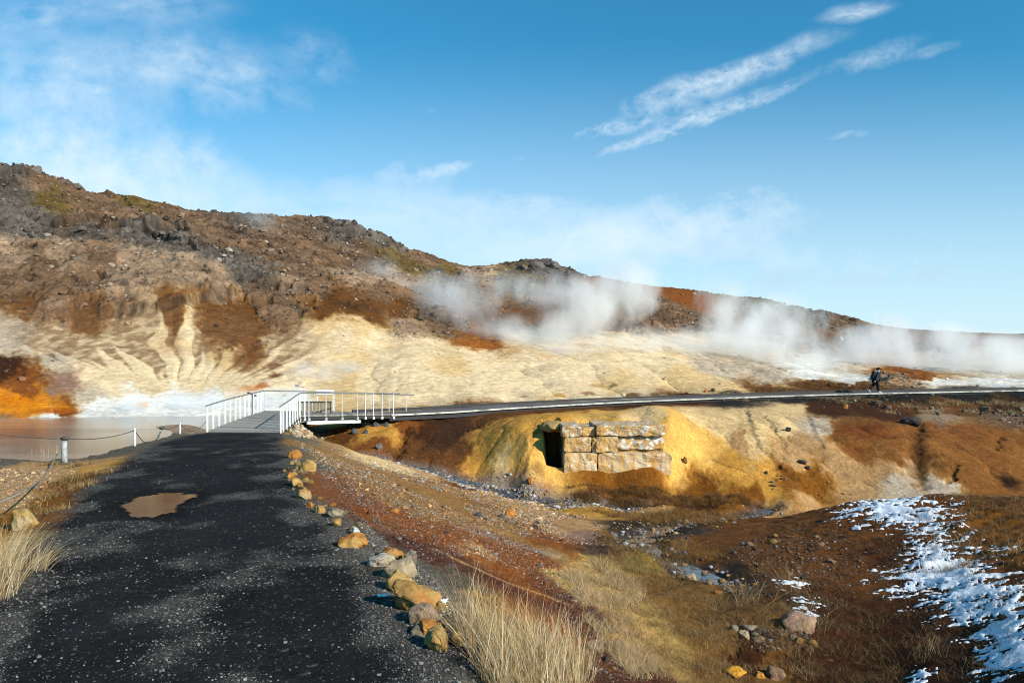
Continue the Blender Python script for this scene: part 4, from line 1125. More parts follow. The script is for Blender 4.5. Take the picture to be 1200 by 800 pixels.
for i, (px, py, w, h) in enumerate([(409,498,8,7),(418,497,8,7),(428,495.6,13,8),(441,497,9,6),(451,496,10,7),(415,505,9,7),(428,504.5,7,6)]):
    labs = ['leftmost dark stone in the upper line set in bank under the bridge','second dark stone of the line under the bridge, left of the biggest','biggest of the dark blue grey stones set in the bank under the bridge',
            'squarish dark stone right of the biggest one under the bridge','rightmost dark stone of the line under the bridge','left one of two dark stones below the line under the bridge','right one of two dark stones below the line under the bridge']
    place_rock(px, py, w, h, (.075,.075,.082), labs[i], 'stone', 'dark stones set in the bank', 'stone', None, dmin=34, bury=.5, sub=3)
# crag boulders on the skyline
CRAG = [(40,203,18,8),(20,199,22,8),(70,212,14,7),(88,221,12,6),(405,265,16,9),(418,268,18,10),(430,274,14,8),(395,264,12,6),(612,312,16,7),(630,309,20,7),(648,311,18,7),(470,292,10,5),(350,258,10,4),(250,248,9,4),(870,351,14,4),(895,356,12,4),(930,362,12,4),(735,334,9,3)]
for i, (px, py, w, h) in enumerate(CRAG):
    where = 'left end of the hill crest' if px < 120 else 'dark crag on the middle of the hill crest' if px < 480 else 'knoll on the hill crest above the steam' if px < 700 else 'right part of the hill crest'
    place_rock(px, py + 2, w, h, (.11,.09,.078), 'dark weathered boulder on the ' + where, 'boulder', 'boulders along the hill crest, ' + where, 'boulder', (.17,.14,.12), sub=3)

def scatter_pebbles(name, XY, sizes, cols, mat, flat=.6, label=None, z=None, sink=.3, kind='stuff', cat='gravel'):
    """many small stones as one body of gravel"""
    base = []
    for s in range(6):
        bm = bmesh.new(); bmesh.ops.create_icosphere(bm, subdivisions=1, radius=.5)
        rr = random.Random(s)
        v = np.array([w.co[:] for w in bm.verts]); v *= (1 + np.array([[rr.uniform(-.25, .25)] for _ in v])); v *= np.array([1, rr.uniform(.6, .95), flat])
        base.append((v, np.array([[w.index for w in f.verts] for f in bm.faces]))); bm.free()
    n_ = len(XY); z = gz_many(XY) if z is None else z
    a = RNG.uniform(0, 6.28, n_); which = RNG.integers(0, 6, n_)
    Vs, Fs, Cs = [], [], []; off = 0
    for s in range(6):
        idx = np.nonzero(which == s)[0]
        if not len(idx): continue
        v, f = base[s]; k = len(v)
        ca, sa = np.cos(a[idx]), np.sin(a[idx]); sz = sizes[idx]
        x = (v[None, :, 0] * ca[:, None] - v[None, :, 1] * sa[:, None]) * sz[:, None] + XY[idx, 0][:, None]
        y = (v[None, :, 0] * sa[:, None] + v[None, :, 1] * ca[:, None]) * sz[:, None] + XY[idx, 1][:, None]
        zz = v[None, :, 2] * sz[:, None] + (z[idx] + sz * flat * (.5 - sink))[:, None]
        Vs.append(np.stack([x, y, zz], -1).reshape(-1, 3))
        Fs.append((f[None] + (np.arange(len(idx)) * k)[:, None, None] + off).reshape(-1, 3)); off += len(idx) * k
        Cs.append(np.repeat(cols[idx], k, 0))
    me = mesh_arrays(name, np.concatenate(Vs), np.concatenate(Fs), mat, False, np.concatenate(Cs))
    return tag(obj(name, me), label, cat, None, kind)

def in_polys(n_, polys, weight=None):
    """random ground positions inside surveyed outlines (uniform in bearing and log range: evenly dense as seen)"""
    out = []
    tot = sum(w for _, w in polys)
    for pix, w in polys:
        T_ = poly_tl(pix); k = int(n_ * w / tot); got = np.zeros((0, 2))
        lo, hi = T_.min(0), T_.max(0)
        while len(got) < k:
            q = RNG.uniform(lo, hi, (k * 2, 2)); q = q[poly_sd(q[:, 0], q[:, 1], T_) > 0]; got = np.concatenate([got, q])
        got = got[:k]; r = np.exp(got[:, 1] / (K_LN * .86)); out.append(np.stack([r * np.sin(got[:, 0]), r * np.cos(got[:, 0])], 1))
    return np.concatenate(out)

# path chippings
def path_gravel():
    n_ = 150000
    r = np.exp(RNG.uniform(math.log(3.4), math.log(20), n_)); t = RNG.uniform(-.72, .02, n_)
    X, Y = r * np.sin(t), r * np.cos(t)
    pin = path_in(X, Y)
    gp = sstep(.05, .5, fbm(X / .9, Y / 1.3, 4, 63) + .50 * (1 - sstep(.0, 1.0, pin)))
    keep = (pin > -.35) & (RNG.uniform(0, 1, n_) < (.07 + .95 * gp) * np.where(pin < 0, .7, 1))
    T_, L_ = tl(X, Y); keep &= poly_sd(T_, L_, PUD_T) < -.012
    XY = np.stack([X, Y], 1)[keep]; m_ = len(XY)
    sz = np.clip(RNG.lognormal(-4.85, .5, m_), .004, .032)
    tone = RNG.uniform(0, 1, m_) ** 1.4
    cols = (.03 + .20 * tone ** 1.3)[:, None] * np.array([1.0, .95, .87]) * RNG.uniform(.97, 1.03, (m_, 3))
    scatter_pebbles('gravel', XY, sz, cols, M_PEBBLE, .65, 'loose pale grey chippings scattered over the black path')
path_gravel()
def slope_gravel():
    polys = [([(345,515),(400,540),(480,575),(560,612),(640,650),(690,700),(760,800),(700,800),(640,690),(560,650),(500,660),(440,615),(380,560)], 5), ([(400,590),(440,625),(520,690),(540,760),(560,800),(470,700)], 2.2),
             ([(540,590),(620,600),(660,625),(740,640),(640,635),(560,612)], 1.4), ([(850,640),(950,610),(1020,640),(1000,700),(900,700)], 1.0), ([(880,735),(950,745),(950,765),(880,762)], .7), ([(830,668),(890,680),(910,700),(850,695)], .8), ([(0,550),(90,550),(60,585),(0,600)], .5)]
    polys.append(([(380,520),(440,540),(520,565),(600,585),(700,605),(640,615),(560,590),(480,565),(400,535)], 2.2)); XY = in_polys(64000, polys); m_ = len(XY)
    soil, _, _ = soil_at(XY[:, 0], XY[:, 1])
    r = np.hypot(XY[:, 0], XY[:, 1])
    sz = np.clip(RNG.lognormal(-4.45, .62, m_), .006, .10) * np.clip(r / 12, .6, 1.6)
    tone = RNG.lognormal(-.1, .45, m_)
    soil[:, :3] = soil[:, :3] * .75 + .25 * soil[:, :3].mean(1, keepdims=True)
    cols = np.clip(soil[:, :3] * tone[:, None], .01, .6); g = RNG.uniform(0, 1, m_) < .16
    cols[g] = RNG.uniform(.08, .32, (g.sum(), 1)) * np.array([1, .95, .87])
    scatter_pebbles('slope_gravel', XY, sz, cols, M_PEBBLE, .7, 'loose mixed gravel on the rust brown slope beside the path')
slope_gravel()
def wash_gravel():
    s = RNG.uniform(0, 1, 3200); d = np.concatenate([[0], np.cumsum(np.hypot(*np.diff(STREAM_W, axis=0).T))]); d /= d[-1]
    X = np.interp(s, d, STREAM_W[:, 0]) + RNG.normal(0, .35, len(s)); Y = np.interp(s, d, STREAM_W[:, 1]) - .55 + RNG.normal(0, .5, len(s))
    sz = np.clip(RNG.lognormal(-2.75, .45, len(s)), .03, .26)
    p = RNG.integers(0, 4, len(s)); pal = np.array([[.42,.40,.40],[.27,.16,.08],[.20,.19,.19],[.42,.27,.11]])
    cols = pal[p] * RNG.uniform(.6, 1.3, (len(s), 1))
    scatter_pebbles('stream_gravel', np.stack([X, Y], 1), sz, cols, M_PEBBLE, .7, 'grey and rusty cobbles along the stream below the wall')
    k = STREAM2; d = np.concatenate([[0], np.cumsum(np.hypot(*np.diff(k, axis=0).T))]); d /= d[-1]; s = RNG.uniform(0, 1, 900)
    X = np.interp(s, d, k[:, 0]) + RNG.normal(0, .4, len(s)); Y = np.interp(s, d, k[:, 1]) + RNG.normal(0, .4, len(s))
    sz = np.clip(RNG.lognormal(-3.0, .5, len(s)), .02, .2)
    scatter_pebbles('stream_gravel', np.stack([X, Y], 1), sz, pal[RNG.integers(0, 4, len(s))] * RNG.uniform(.25, .9, (len(s), 1)), M_PEBBLE, .7, 'dark wet stones along the little stream in the grass')
wash_gravel()
def hill_scree():
    n_ = 42000
    t = RNG.uniform(-.62, .62, n_); r = np.exp(RNG.uniform(math.log(48), math.log(240), n_))
    X, Y = r * np.sin(t), r * np.cos(t)
    soil, T_, L_ = soil_at(X, Y)
    keep = RNG.uniform(0, 1, n_) < np.clip((soil[:, 3] - .42) * 1.5, .015, 1) * (.35 + .9 * sstep(-.2, .4, fbm(X / 9, Y / 6, 3, 95)))
    X, Y, soil = X[keep], Y[keep], soil[keep]; m_ = len(X)
    sz = np.clip(RNG.lognormal(-1.5, .55, m_), .10, 1.5) * np.clip(np.hypot(X, Y) / 100, .6, 1.3)
    tone = RNG.uniform(.45, 1.7, m_)
    cols = np.clip((soil[:, :3] * .6 + np.array([.10, .085, .07]) * .4) * tone[:, None], .01, .5)
    g = RNG.uniform(0, 1, m_) < .10; cols[g] = RNG.uniform(.2, .34, (g.sum(), 1)) * np.array([1, .82, .66])
    scatter_pebbles('scree', np.stack([X, Y], 1), sz, cols, M_PEBBLE, .75, 'scattered stones and scree over the brown hillside', cat='scree')
hill_scree()
def gully_cobbles():
    polys = [([(850,640),(950,612),(1000,640),(980,700),(900,690)], 2), ([(880,735),(955,745),(950,770),(885,765)], 2), ([(800,665),(880,675),(905,700),(840,695)], 2), ([(550,600),(620,605),(640,625),(580,620)], 1.2), ([(560,800),(700,760),(760,800)], .6), ([(960,560),(1040,570),(1000,580),(930,575)], .6), ([(880,545),(930,565),(940,580),(905,575)], 1.2)]
    XY = in_polys(90, polys); Zs = gz_many(XY); soil, _, _ = soil_at(XY[:, 0], XY[:, 1])
    protos = []
    for k in range(7):
        c = [TB, (.20,.12,.07), OC, (.15,.12,.10), PA, (.09,.06,.04), OR_][k]
        protos.append(rock_mesh('cobble', (1, .85, .6), rock_material(c), 700 + k, 2))
    for i, (p, z_) in enumerate(zip(XY, Zs)):
        r = math.hypot(*p); s = random.uniform(.05, .15) * (r / 10) ** .35
        o = obj('cobble', random.choice(protos), None, (p[0], p[1], z_ + s * .1)); o.scale = (s, s, s); o.rotation_euler = (random.uniform(-.2, .2), random.uniform(-.2, .2), random.uniform(0, 6.28))
        tag(o, 'small loose cobble lying on the gully floor', 'cobble', 'loose cobbles on the gully floor')
gully_cobbles()
# gravel heap at the bridge end
def heap():
    n_ = 900; q = in_polys(n_, [([(338,505),(350,497),(366,505),(380,514),(362,514),(345,512)], 1)])
    sz = np.clip(RNG.lognormal(-2.7, .5, len(q)), .02, .22); pal = np.array([[.44,.33,.20],[.36,.25,.14],[.55,.46,.36],[.28,.17,.08]])
    scatter_pebbles('rubble', q, sz, pal[RNG.integers(0, 4, len(q))] * RNG.uniform(.6, 1.2, (len(q), 1)), M_PEBBLE, .8, 'heap of pale rubble at the right foot of the bridge', cat='rubble')
heap()

# ------------------------------------------------------------------ grass
def blades(XY, Z, h, w, lean, cols, segs=3, sag=.35):
    """curved tapering blades -> vertex, quad and colour arrays"""
    n_ = len(XY); a = RNG.uniform(0, 6.28, n_); fa = RNG.uniform(0, 6.28, n_)
    Vs = []; C_ = []
    for k in range(segs + 1):
        t = k / segs
        ox = lean[:, 0] * h * (t + sag * t * t * t) ; oy = lean[:, 1] * h * (t + sag * t * t * t)
        oz = h * (t - .18 * t * t * np.clip(np.hypot(lean[:, 0], lean[:, 1]) * 2, 0, 2))
        ww = w * (1 - .85 * t) * .5
        for s in (-1, 1):
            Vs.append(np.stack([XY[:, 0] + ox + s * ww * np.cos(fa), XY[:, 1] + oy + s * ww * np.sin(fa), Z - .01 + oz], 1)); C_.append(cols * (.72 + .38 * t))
    V = np.stack(Vs, 1).reshape(-1, 3); C2 = np.stack(C_, 1).reshape(-1, 3)
    k = 2 * (segs + 1)
    base = (np.arange(n_) * k)[:, None]
    Fq = np.concatenate([np.stack([base[:, 0] + 2 * i, base[:, 0] + 2 * i + 1, base[:, 0] + 2 * i + 3, base[:, 0] + 2 * i + 2], 1) for i in range(segs)])
    return V, Fq, C2
def palette(n_, pal, var=.3):
    pal = np.array(pal); return np.clip(pal[RNG.integers(0, len(pal), n_)] * RNG.uniform(1 - var, 1 + var, (n_, 1)), .01, .8)
def clump(name, XY, h, w, lean, pal, label, group=None, cat='grass tuft', kind=None, segs=4):
    Z = gz_many(XY); V, Fq, C2 = blades(XY, Z, h, w, lean, palette(len(XY), pal), segs)
    o0 = V.mean(0); o0[2] = Z.min()
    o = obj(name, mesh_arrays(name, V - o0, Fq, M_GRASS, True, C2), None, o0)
    return tag(o, label, cat, group, kind)
STRAW = [(.60,.44,.25),(.52,.35,.17),(.70,.55,.36),(.36,.22,.10)]
def lean_of(n_, mx, my, s): return np.stack([RNG.normal(mx, s, n_), RNG.normal(my, s, n_)], 1)
# the big straw clump beside the stones
q = in_polys(1500, [([(532,742),(556,738),(575,750),(600,775),(655,790),(690,815),(680,838),(600,838),(560,800)], 1.0)])
q2 = in_polys(420, [([(600,735),(660,755),(700,790),(690,815),(640,790)], 1.0)])
# tufted: gather roots round tuft centres
cen = q[RNG.integers(0, len(q), 46)]
def tuft(q, s=.07):
    d = ((q[:, None] - cen[None]) ** 2).sum(2).argmin(1); return cen[d] + (q - cen[d]) * .42 + RNG.normal(0, .012, q.shape)
qa = tuft(q); na = len(qa)
clump('dry_grass_clump', np.concatenate([qa, q2]), np.concatenate([RNG.uniform(.16, .55, na) * RNG.uniform(.6, 1.15, na), RNG.uniform(.12, .42, len(q2))]), RNG.uniform(.0028, .0062, na + len(q2)), lean_of(na + len(q2), -.08, .05, .24), STRAW,
      'tall pale straw clump growing right of the big ochre stones', cat='grass clump')
q = in_polys(420, [([(-30,690),(10,684),(22,694),(8,704),(-30,706)], 1)])
clump('dry_grass_clump', q, RNG.uniform(.28, .62, 420), np.full(420, .0050), lean_of(420, .12, .12, .20), STRAW, 'pale straw clump at the left edge of the black path', cat='grass clump')
q = in_polys(160, [([(28,660),(52,655),(58,668),(30,672)], 1)])
clump('dry_grass_clump', q, RNG.uniform(.10, .30, 160), np.full(160, .005), lean_of(160, .5, .05, .25), STRAW, 'low sparse straw leaning over the path edge below the yellow stone', cat='grass clump')
# tufts round the rope fence
TURF = [(.32,.19,.07),(.24,.13,.045),(.42,.30,.14),(.19,.115,.035)]
for k, (x, y, wd, hh, n_, lab) in enumerate([(58,545,14,.16,160,'brown grass tuft left of the grey fence post'),(92,546,14,.18,160,'reddish grass tuft just right of the grey fence post'),(80,565,22,.22,220,'upright straw tuft along the rope beyond the yellow stone'),(55,585,20,.16,180,'brown tuft under the sagging rope'),(35,598,18,.14,150,'low brown tuft behind the yellow stone'),(62,600,26,.10,200,'low olive tuft right of the yellow stone'),(118,554,30,.09,220,'flat ochre turf cushion between fence and path'),(95,570,22,.12,170,'ragged brown tuft at the path edge near the fence'),(40,536,10,.30,26,'few thin straw stems left of the fence post at the pool'),(60,536,16,.42,40,'tall thin straw stems standing at the pool edge')]):
    c = cast(x, y); s = wd / 2 * c[1] / F
    q = c[:2] + RNG.normal(0, 1, (n_, 2)) * np.array([s * .6, s * 1.1])
    clump('grass_tuft', q, RNG.uniform(.5, 1.1, n_) * hh, np.full(n_, .009), lean_of(n_, 0, 0, .35 if hh < .25 else .08), TURF if hh < .25 else STRAW, lab, 'tufts beside the rope fence')
# tufts on the bank below the walker
for k, (x, y, wd, hh) in enumerate([(988,474,7,.42),(1068,478,22,.34),(1100,475,14,.3),(1125,476,20,.32),(1152,473,12,.30),(1172,472,16,.5),(1195,474,16,.4),(1085,484,16,.25),(1140,484,18,.25),(1185,484,22,.25),(1045,484,14,.22),(874,469,5,.25),(862,470,5,.2)]):
    c = cast(x, y, 31); s = wd / 2 * c[1] / F; n_ = 170
    q = c[:2] + RNG.normal(0, 1, (n_, 2)) * np.array([s * .6, s * .9])
    clump('grass_tuft', q, RNG.uniform(.4, 1.1, n_) * hh, np.full(n_, .022), lean_of(n_, -.05, 0, .35), [(.36,.24,.11),(.28,.17,.07),(.42,.31,.16)], 'tan grass tuft on the dark bank below the boardwalk', 'grass tufts on the dark bank below the boardwalk', segs=2)
# ground-covering grass of the gully
def gully_grass():
    P = [([(690,655),(740,640),(800,650),(830,690),(900,720),(960,770),(960,800),(760,800),(720,720)], 9, [(.21,.12,.045),(.30,.18,.08),(.14,.085,.03),(.38,.24,.11)], .10),
         ([(660,672),(700,660),(760,690),(740,740),(790,800),(740,800),(690,730)], 6, [(.52,.36,.18),(.42,.27,.12),(.60,.44,.25)], .13),
         ([(725,655),(770,650),(780,672),(740,675)], 1.0, [(.34,.24,.06),(.28,.2,.06)], .09),
         ([(700,628),(800,632),(850,650),(800,655),(720,648)], 2.2, [(.24,.12,.04),(.18,.10,.03),(.29,.17,.06)], .10),
         ([(850,690),(960,690),(1040,720),(1060,800),(960,800),(900,740)], 3.5, [(.14,.08,.03),(.21,.13,.055),(.09,.052,.02)], .10),
         ([(1020,640),(1060,600),(1120,600),(1200,640),(1240,720),(1200,800),(1080,800),(1040,720)], 4, [(.15,.085,.035),(.10,.055,.022),(.22,.14,.065)], .09),
         ([(1080,582),(1200,584),(1230,640),(1160,640),(1120,605)], 2, [(.20,.11,.04),(.15,.08,.03),(.26,.17,.08)], .10),
         ([(665,572),(760,570),(860,580),(900,592),(760,592),(680,584)], 6.5, [(.20,.095,.03),(.26,.13,.045),(.13,.07,.025)], .13),
         ([(690,598),(800,598),(880,600),(850,610),(760,612)], 4.0, [(.21,.10,.03),(.27,.15,.05),(.15,.085,.03)], .12),
         ([(560,715),(640,740),(690,790),(620,800),(560,760)], 1.4, [(.40,.28,.13),(.30,.2,.09)], .10)]
    Vs, Fs, Cs = [], [], []; off = 0
    for pix, wgt, pal, hh in P:
        n_ = int(wgt * 2100); q = in_polys(n_, [(pix, 1)]); n_ = len(q)
        cl = fbm(q[:, 0] / .5, q[:, 1] / .5, 3, 97); kp = RNG.uniform(0, 1, n_) < sstep(-.35, .25, cl); q = q[kp]; cl = cl[kp]; n_ = len(q)
        r = np.hypot(q[:, 0], q[:, 1])
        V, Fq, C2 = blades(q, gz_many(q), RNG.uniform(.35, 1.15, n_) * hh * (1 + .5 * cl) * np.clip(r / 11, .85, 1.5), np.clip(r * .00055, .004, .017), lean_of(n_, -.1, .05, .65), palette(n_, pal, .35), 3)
        Vs.append(V); Fs.append(Fq + off); Cs.append(C2); off += len(V)
    tag(obj('grass', mesh_arrays('grass', np.concatenate(Vs), np.concatenate(Fs), M_GRASS, True, np.concatenate(Cs))), 'short wiry autumn grass covering the gully floor and mound', 'grass', None, 'stuff')
gully_grass()
for k, (x, y, n_, hh, mx, lab) in enumerate([(925,690,60,.42,-.35,'long pale stems leaning left above the upper small snow patch'),(945,735,70,.40,.35,'long pale stems beside the large pinkish boulder'),(1085,770,60,.35,.3,'sparse pale stems at the foot of the snow'),(870,705,60,.38,.45,'thin pale stems arching over the dark stream stones'),(1120,640,70,.22,.2,'brown grass tuft standing in the upper snow'),(1105,672,80,.20,-.2,'brown grass tuft in the middle of the snow'),(1185,650,90,.2,.1,'brown grass tuft at the right edge of the snow'),(1125,668,80,.22,.1,'tan grass tuft on the snow ridge')]):
    c = cast(x, y); s = .12 * (c[1] / 8)
    q = c[:2] + RNG.normal(0, 1, (n_, 2)) * s
    clump('grass_tuft', q, RNG.uniform(.4, 1.1, n_) * hh * c[1] / 9, np.full(n_, .005 * c[1] / 9), lean_of(n_, mx, .1, .4), [(.34,.24,.12),(.25,.16,.07),(.42,.32,.18)], lab, 'tufts on the gully floor and snow')

# ------------------------------------------------------------------ rope fence at the pool
M_STONEPOST = simple_mat('weathered_post', (.33,.33,.32), .85, .4, 14, .01, stain=(.12,.11,.10))
M_ROPE = simple_mat('old_rope', (.20,.18,.15), .9, .3, 60, .004)
M_ROPEDARK = simple_mat('dark_rope', (.07,.065,.06), .9, .3, 60, .004)
def fence_post(px, top, foot, r, D, label, cap=None, lean=0):
    p = at(px, foot, D); g = gz(p.x, p.y)
    h = EYE + (HY - top) / F * D - g
    e = empty('fence_post', (p.x, p.y, g))
    bm = bmesh.new(); add_tube(bm, [(0, 0, -.12), (0, 0, h * .25), (lean * .5, 0, h * .6), (lean, 0, h * (.86 if cap else 1))], [r * 1.12, r * 1.02, r * .98, r * .86], 12)
    bm_obj('shaft', bm, M_STONEPOST if r > .04 else M_POST, e, True)
    if cap:
        bm = bmesh.new(); add_tube(bm, [(lean - .08, 0, h * .93), (lean + .05, 0, h * .955), (lean + .09, .02, h)], [.03, .055, .03], 10)
        add_tube(bm, [(lean, 0, h * .84), (lean, 0, h * .95)], [.03, .03], 8); bm_obj('rope_knot', bm, M_ROPEDARK, e, True)
    tag(e, label, 'fence post', 'posts of the rope fence'); return Vector((p.x + lean, p.y, g + h))
D1 = cast(75, 543)[1]
t1 = fence_post(75.5, 512, 543, .062, D1, 'stout grey fence post with a dark rope knot on top, nearest the camera', True)
t2 = fence_post(158, 501.5, 522, .030, 22.4, 'thin white fence post standing in the pool margin', False)
t3 = fence_post(185.5, 501, 511, .028, 25.8, 'short fence post with dark tip between the white ones', True, .12)
t4 = fence_post(211, 495, 506, .030, 28.2, 'last thin white fence post before the footbridge', False)
def rope(a, b_, sag, r, mat, label, on_ground=False):
    pts = []
    for k in range(15):
        t = k / 14; p = a.lerp(b_, t); p.z -= sag * 4 * t * (1 - t)
        if on_ground: p.z = max(p.z, gz(p.x, p.y) + r)
        pts.append(p)
    o0 = pts[0].copy(); bm = bmesh.new(); add_tube(bm, [p - o0 for p in pts], r, 6)
    tag(bm_obj('rope', bm, mat, None, True, o0), label, 'rope', 'ropes of the pool fence')
rope(t1 - Vector((0,0,.03)), t2 - Vector((0,0,.06)), .10, .011, M_ROPEDARK, 'rope spanning from the stout grey post to the thin white post')
low = at(168.5, 519, 22.6)
rope(t2 - Vector((0,0,.05)), t3 - Vector((0,0,.06)), .42, .012, M_ROPEDARK, 'slack dark rope hanging in a loop right of the thin white post')
rope(t3 - Vector((0,0,.04)), t4 - Vector((0,0,.04)), .07, .011, M_ROPEDARK, 'rope between the dark tipped post and the last white post')
rope(t4 - Vector((0,0,.04)), on_line(LP, 243) + Vector((-.05,0,.35)), .30, .011, M_ROPEDARK, 'rope drooping from the last white post to the bridge railing')
b0 = at(67, 544, D1 - .1); b0.z = gz(b0.x, b0.y) + .22
s0 = cast(24, 606); sg0 = Vector((s0[0], s0[1] + .05, gz(s0[0], s0[1]) + .30))
rope(b0, sg0, .12, .013, M_ROPE, 'grey rope running from the fence foot down to the yellow stone', True)
e0 = cast(-60, 622); rope(sg0, Vector((e0[0], e0[1], gz(e0[0], e0[1]) + .12)), .03, .013, M_ROPE, 'rope end lying over the yellow stone and out of view', True)
l0 = cast(-60, 534); rope(t1 - Vector((0,0,.05)), Vector((l0[0], l0[1], t1.z - .2)), .05, .009, M_ROPE, 'thin rope leading left from the stout grey post over the pool')

# marker stakes behind the boardwalk
M_STAKE = simple_mat('stake_wood', (.13,.075,.045), .85, .3, 20, .004)
def stake(px, top, foot, D, label, r=.05):
    p = at(px, foot, D); g = gz(p.x, p.y); h = max(.25, (foot - top) / F * D)
    bm = bmesh.new(); add_tube(bm, [(0, 0, -.2), (0, 0, h * .6), (.02, 0, h - .05), (.02, 0, h)], [r, r * .95, r * .9, r * .6], 8)
    tag(bm_obj('marker_stake', bm, M_STAKE, None, True, (p.x, p.y, g)), label, 'stake')
_c = cast(1072.5, 449.5, 57); stake(1072.5, 442, 449.5, _c[1], 'short brown stake on the pale flat right of the walkers')

# white scraps by the stones
M_PAPER = simple_mat('white_paper', (.78,.80,.82), .7, .06, 30, .003)
def scrap(px, py, w, h, label):
    c = gcast(px, py); s = w * c.y / F
    bm = bmesh.new(); bmesh.ops.create_grid(bm, x_segments=7, y_segments=5, size=.5)
    for v in bm.verts:
        n_ = fbm(np.array([v.co.x * 3 + px]), np.array([v.co.y * 3]), 3, 5)[0]
        v.co = Vector((v.co.x * s * (1 + n_ * .5), v.co.y * s * .6, .012 + abs(n_) * s * .45 + .02 * random.random()))
    bmesh.ops.solidify(bm, geom=bm.faces[:], thickness=.002)
    tag(bm_obj('paper_scrap', bm, M_PAPER, None, False, c), label, 'paper scrap')
scrap(449.5, 703, 13, 6, 'crumpled white scrap on the path left of the biggest stone')
scrap(517, 708, 15, 4, 'flat white scrap between the biggest stone and dry grass')

# ------------------------------------------------------------------ two walkers
M_SKIN = simple_mat('skin', (.46,.28,.20), .55, .08, 20, 0)
M_NAVY = simple_mat('dark_jacket', (.022,.028,.036), .8, .25, 30, .004)
M_TROUS = simple_mat('black_trousers', (.014,.014,.016), .85, .25, 30, .004)
M_GREYJ = simple_mat('pale_grey_jacket', (.42,.44,.46), .8, .12, 30, .004)
M_PACK = simple_mat('black_backpack', (.012,.016,.020), .75, .3, 40, .003)
M_CAP = simple_mat('black_cap', (.012,.012,.013), .85, .2, 30, 0)
M_SHOE = simple_mat('grey_shoes', (.40,.41,.42), .6, .2, 30, 0)
def skin_body(name, joints, edges, mat, parent, sub=2):
    me = bpy.data.meshes.new(name); me.from_pydata([j[0] for j in joints], edges, []); me.update()
    o = bpy.data.objects.new(name, me); C.objects.link(o)
    o.modifiers.new('skin', 'SKIN'); sv = me.skin_vertices[0].data
    for i, j in enumerate(joints):
        r = j[1]; sv[i].radius = r if isinstance(r, tuple) else (r, r)
        sv[i].use_root = (i == 0)
    s = o.modifiers.new('sub', 'SUBSURF'); s.levels = sub; s.render_levels = sub
    dg = bpy.context.evaluated_depsgraph_get(); ev = o.evaluated_get(dg)
    m2 = bpy.data.meshes.new_from_object(ev); m2.name = name
    C.objects.unlink(o); bpy.data.objects.remove(o)
    m2.materials.clear(); m2.materials.append(mat)
    m2.polygons.foreach_set('use_smooth', np.full(len(m2.polygons), True))
    return obj(name, m2, parent)
def ball(name, c, r, mat, parent, sc=(1, 1, 1), cut=None):
    bm = bmesh.new(); bmesh.ops.create_uvsphere(bm, u_segments=18, v_segments=12, radius=r)
    for v in bm.verts:
        v.co = Vector((v.co.x * sc[0], v.co.y * sc[1], v.co.z * sc[2]))
        if cut is not None and v.co.z < cut * r: v.co.z = cut * r
        v.co += Vector(c)
    return bm_obj(name, bm, mat, parent, True)
def hand_bm(bm, w, d):
    """palm, four curled fingers of unequal length and a thumb from the side of the palm; d = arm direction"""
    d = Vector(d).normalized(); s = Vector((0, 1, 0)); f = s.cross(d)
    add_tube(bm, [w, w + d * .045, w + d * .09], [.024, .036, .034], 8)
    for k, L in enumerate((.068, .078, .072, .056)):
        b0 = w + d * .085 + s * (-.03 + .02 * k)
        add_tube(bm, [b0, b0 + d * L * .45 + f * .006, b0 + d * L * .8 + f * .022, b0 + d * L * .95 + f * .036], [.010, .0095, .009, .007], 6)
    tb = w + d * .03 + f * .025
    add_tube(bm, [tb, tb + d * .035 + f * .025, tb + d * .068 + f * .028], [.012, .011, .008], 6)
